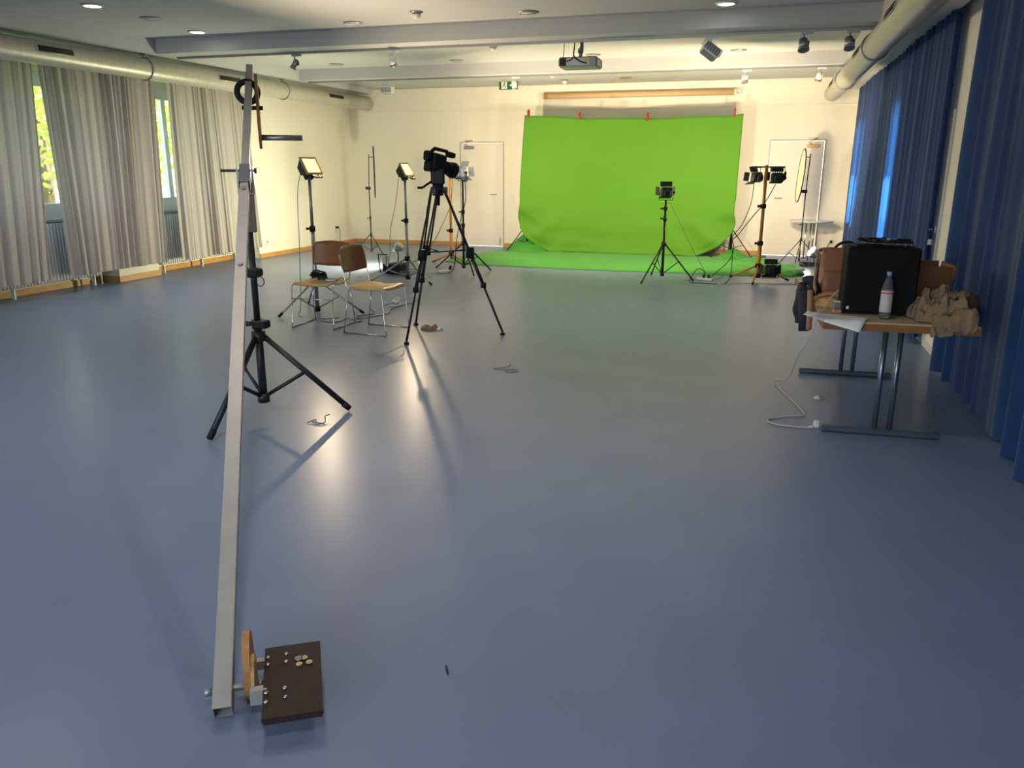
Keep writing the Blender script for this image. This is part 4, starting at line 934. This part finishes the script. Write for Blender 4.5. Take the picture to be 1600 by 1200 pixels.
# brown open box
wb_ = thing('brown_box', 'open brown board box with flared sides behind the beige cloth', 'box', tuple(TM @ V((.29, -.05, TZ))))
for k, (dx, dy, lx, ly) in enumerate(((0, -.16, .30, .01), (0, .16, .30, .01), (-.155, 0, .01, .32), (.155, 0, .01, .32))):
    Mx = TM @ Matrix.Translation((.26+dx*.9, -.05+dy*.9, TZ)) @ (Matrix.Rotation(radians(9)*(-1 if dy > 0 else 1), 4, 'X') if lx > ly else Matrix.Rotation(radians(9)*(1 if dx > 0 else -1), 4, 'Y'))
    MB().box((0, 0, .125), (lx*1.06, ly*1.0, .25) if lx > ly else (lx, ly*1.06, .25), M=Mx).build('side_panel', M_cardb, wb_)
MB().box((.26, -.05, TZ+.006), (.27, .28, .01), M=TM).build('bottom_panel', M_cardb, wb_)
MB().box((.20, -.10, TZ+.215), (.03, .20, .004), rz=.6, M=TM).build('paper_slip', M_paper, wb_)
# beige cloth pile
cl = thing('beige_jacket', 'crumpled beige cloth jacket heaped on the front right corner of the table', 'jacket', tuple(TM @ V((.26, -.82, TZ))))
def drape(u, v, seed, cx, cy, rx, ry, h, over, fr=7):
    x = cx+(u-.5)*2*rx; y = cy+(v-.5)*2*ry
    e = max(0, 1-((u-.5)*2)**4)*max(0, 1-((v-.5)*2)**4)
    n = noise.noise(V((x*fr+seed, y*fr, seed))); rdg = 1-abs(noise.noise(V((x*fr*1.6+y*fr+seed, y*fr*1.2-x*3, seed+3))))*2.6
    z = TZ+.006+h*e**.4*(.60+.5*n+.42*rdg)
    x += .03*n; y += .03*rdg*.6
    fe = -TL/2
    if y < fe-.004:
        d = fe-.004-y; z2 = TZ+.004-d*1.05; z = min(z, z2)+.0; y = fe-.012-.012*max(0, rdg); 
    return TM @ V((x, y, max(z, .60)))
MB().grid(lambda u, v: drape(u, v, 2, .25, -.78, .165, .15, .155, 0, 14), 46, 42, .0).build('jacket_body', M_beige, cl)
MB().grid(lambda u, v: drape(u, v, 7, .205, -.96, .055, .09, .05, 0, 12), 22, 26, .0).build('hanging_sleeve', M_beige, cl)
MB().grid(lambda u, v: drape(u, v, 11, .315, -.93, .075, .10, .075, 0, 13), 26, 26, .0).build('folded_sleeve', M_beige, cl)
MB().grid(lambda u, v: drape(u, v, 5, .35, -.83, .075, .06, .15, 0, 16), 18, 18, .0).build('dark_lining', M_maroon, cl)
MB().grid(lambda u, v: drape(u, v, 15, .19, -.86, .05, .07, .115, 0, 14), 20, 20, .0).build('collar', M_beige, cl)
# papers
pp = thing('paper_sheets', 'printed white paper sheets bending over the front left table corner', 'papers', tuple(TM @ V((-.30, -.86, TZ))))
def sheet(x0, y0, rz, dz, w=.30, l=.21):
    c_, s_ = cos(rz), sin(rz)
    def fn(u, v):
        a, b_ = (u-.5)*w, (v-.5)*l; x = x0+a*c_-b_*s_; y = y0+a*s_+b_*c_; z = TZ+dz
        if y < -TL/2: d = -TL/2-y; z -= d*.62; y = -TL/2-d*.75
        if x < -TW/2: z += (-TW/2-x)*.20
        return TM @ V((x, y, z))
    return fn
for k, (x, y, r, dz) in enumerate(((-.36, -.90, -.22, .003), (-.33, -.92, -.35, .006))):
    p_ = MB().grid(sheet(x, y, r, dz), 12, 10, .0008).build('paper_sheet', M_paper, pp)
    if k: 
        f_ = sheet(x, y, r, dz+.0015); lp = MB()
        for q in range(6): lp.grid(lambda u, v, q=q: f_(.15+.6*u, .25+q*.09+.02*v), 4, 1)
        lp.build('printed_lines', M_print, p_, kind='stuff')
# satchel
sb = thing('leather_satchel', 'brown leather satchel with wide dark strap standing on the table behind the case', 'bag', tuple(TM @ V((-.25, -.18, TZ))))
SM = TM @ Matrix.Translation((-.26, -.22, TZ)) @ Matrix.Rotation(radians(12), 4, 'Z')
def sat(u, v):
    a = u*2*pi; k = .5+.5*sin(v*pi*.5+.6)
    x = .15*max(-1, min(1, 1.25*cos(a)))*(1-.25*v+.05*sin(v*9)); y = .10*max(-1, min(1, 1.3*sin(a)))*(1-.45*v)
    return SM @ V((x+.02*v+.006*noise.noise(V((x*20, y*20, v*6))), y+.008*noise.noise(V((x*17, y*20, v*9))), .33*v))
MB().grid(sat, 32, 16).build('bag_body', M_leather, sb)
MB().grid(lambda u, v: SM @ V((-.135+.27*u+.01*sin(v*6), .06-.19*v-.02*sin(v*pi), .325+.03*sin(v*pi)-.13*max(0, v-.45)*1.6+.008*noise.noise(V((u*6, v*6, 2))))), 14, 14, .008).build('flap', M_leather, sb)
MB().path(spline([SM @ V(q) for q in ((-.06, -.02, .33), (-.02, -.04, .38), (.05, -.04, .385), (.10, -.02, .34))]), .009, 8).build('grab_handle', M_black, sb)
def ribbon(pts, w, th, m, name, parent, side):
    P = spline(pts, 6); n = len(P)-1; sd = V(side).normalized()*w/2
    return MB().grid(lambda u, v: P[round(u*n)]+sd*(2*v-1), n, 2, th).build(name, m, parent)
rib = [SM @ V(q) for q in ((-.12, .02, .32), (-.17, -.10, .22), (-.20, -.20, .13), (-.215, -.28, .10))]
ribbon(rib, .075, .008, M_black, 'shoulder_strap', sb, (.15, .75, .55))
ribbon([p+V((-.012, -.025, .012)) for p in rib], .020, .012, M_pink, 'strap_edge', sb, (.5, .5, .6))
# dark garment hanging over the left edge
hj = thing('hanging_jacket', 'dark jacket with tan lining hanging over the left edge of the table', 'jacket', tuple(TM @ V((-.46, -.30, .5))))
def hang(u, v, seed, cy, wy, ztop, zbot, ox, am=.02):
    a = u*2*pi; yy = cy+wy*cos(a)*(.75+.35*sin(v*pi)); xx = -TW/2-.055+ox+.035*sin(a)*(.7+.5*sin(v*3))
    n = noise.noise(V((u*5+seed, v*4, seed))); return TM @ V((xx+am*n, yy+am*n, ztop+(zbot-ztop)*v))
MB().grid(lambda u, v: hang(u, v, 1, -.30, .07, .86-.0*v, .60, -.012), 20, 14).build('jacket_fold', M_navy, hj)
MB().tube(TM @ V((-TW/2-.070, -.44, .825)), TM @ V((-TW/2-.050, -.47, .575)), .030, .034, 14).build('rolled_sleeve', M_navy, hj)
ribbon([TM @ V(q) for q in ((-TW/2-.035, -.47, .84), (-TW/2-.030, -.50, .72), (-TW/2-.024, -.50, .59))], .036, .006, M_pink, 'tan_lining', hj, (.9, .3, 0))
MB().path(spline([TM @ V(q) for q in ((-TW/2+.02, -.35, .80), (-TW/2-.01, -.30, .88), (-TW/2-.06, -.28, .87))]), .03, 8).build('shoulder_fold', M_navy, hj)
lump('dark_scarf', tuple(TM @ V((-.28, .06, TZ))), .15, .14, .10, M_navy, 'dark cloth bundle lying behind the leather satchel strap', 'cloth', 8, 0, None, .5, 9)
br_ = thing('paper_bread_bag', 'crumpled light-brown paper bakery bag on the left side of the table', 'bag', tuple(TM @ V((-.31, -.42, TZ))))
lump('bag_paper', tuple(TM @ V((-.315, -.43, TZ))), .105, .085, .085, M_bread, None, None, 6, .2, br_, .45, 14, .45)
ribbon([TM @ V(q) for q in ((-.42, -.45, TZ+.05), (-.34, -.46, TZ+.085), (-.24, -.45, TZ+.075))], .045, .003, M_pink, 'folded_rim', br_, (.2, .9, .4))
for k, (x, y, w_, l_, h_, mm, lb) in enumerate(((-.235, -.62, .05, .07, .055, M_dsteel, 'small grey device box left of the black case'), (-.245, -.70, .05, .04, .018, M_pink, 'flat tan wallet lying beside the black case corner'))):
    t = thing('small_box', lb, 'box', tuple(TM @ V((x-.065, y, TZ))))
    MB().box((x-.065, y, TZ+h_/2), (w_, l_, h_), rz=.1, M=TM, bev=.004).build('box_body', mm, t); MB().box((x-.065, y, TZ+h_+.002), (w_*.8, l_*.8, .004), rz=.1, M=TM).build('box_lid', M_paper if not k else mm, t)
# charger cable from the table to the floor
cable('charger_cable', [tuple(TM @ V((-.20, -.40, TZ+.11))), tuple(TM @ V((-.27, -.48, TZ+.115))), tuple(TM @ V((-.34, -.56, TZ+.06))), tuple(TM @ V((-.38, -.68, TZ+.012))), tuple(TM @ V((-TW/2-.012, -.76, TZ+.0))), tuple(TM @ V((-TW/2-.03, -.74, .60))),
      (.31, 5.30, .45), (.27, 5.55, .22), (.22, 6.1, .05), (.21, 6.20, .007), (.25, 6.0, .006), (.31, 5.77, .006), (.375, 5.50, .006), (.38, 5.40, .006), (.27, 5.34, .006), (.16, 5.24, .006), (.165, 5.17, .006), (.25, 5.13, .006), (.43, 5.135, .006)], .004, M_wcable, 'pale charger cable trailing from the table down to the floor')
t = thing('plug_block', 'small white plug block touching the near foot bar of the table', 'plug', (.45, 5.17, 0))
MB().box((.445, 5.175, .02), (.035, .05, .04), bev=.005).tube((.40, 5.14, .008), (.43, 5.15, .012), .007, n=8).build('plug_body', M_white, t)
t = thing('floor_cable_heap', 'tangle of dark cables on the floor under the right reflector stand', 'cables', (.95, 14.3, 0))
for k in range(5): MB().path(spline([(.85+.16*cos(j*1.5+k), 14.25+.2*sin(j*1.8+k*2), .012+.03*abs(sin(j+k))) for j in range(7)]), .008, 6).build('cable_loop', M_bmetal, t)
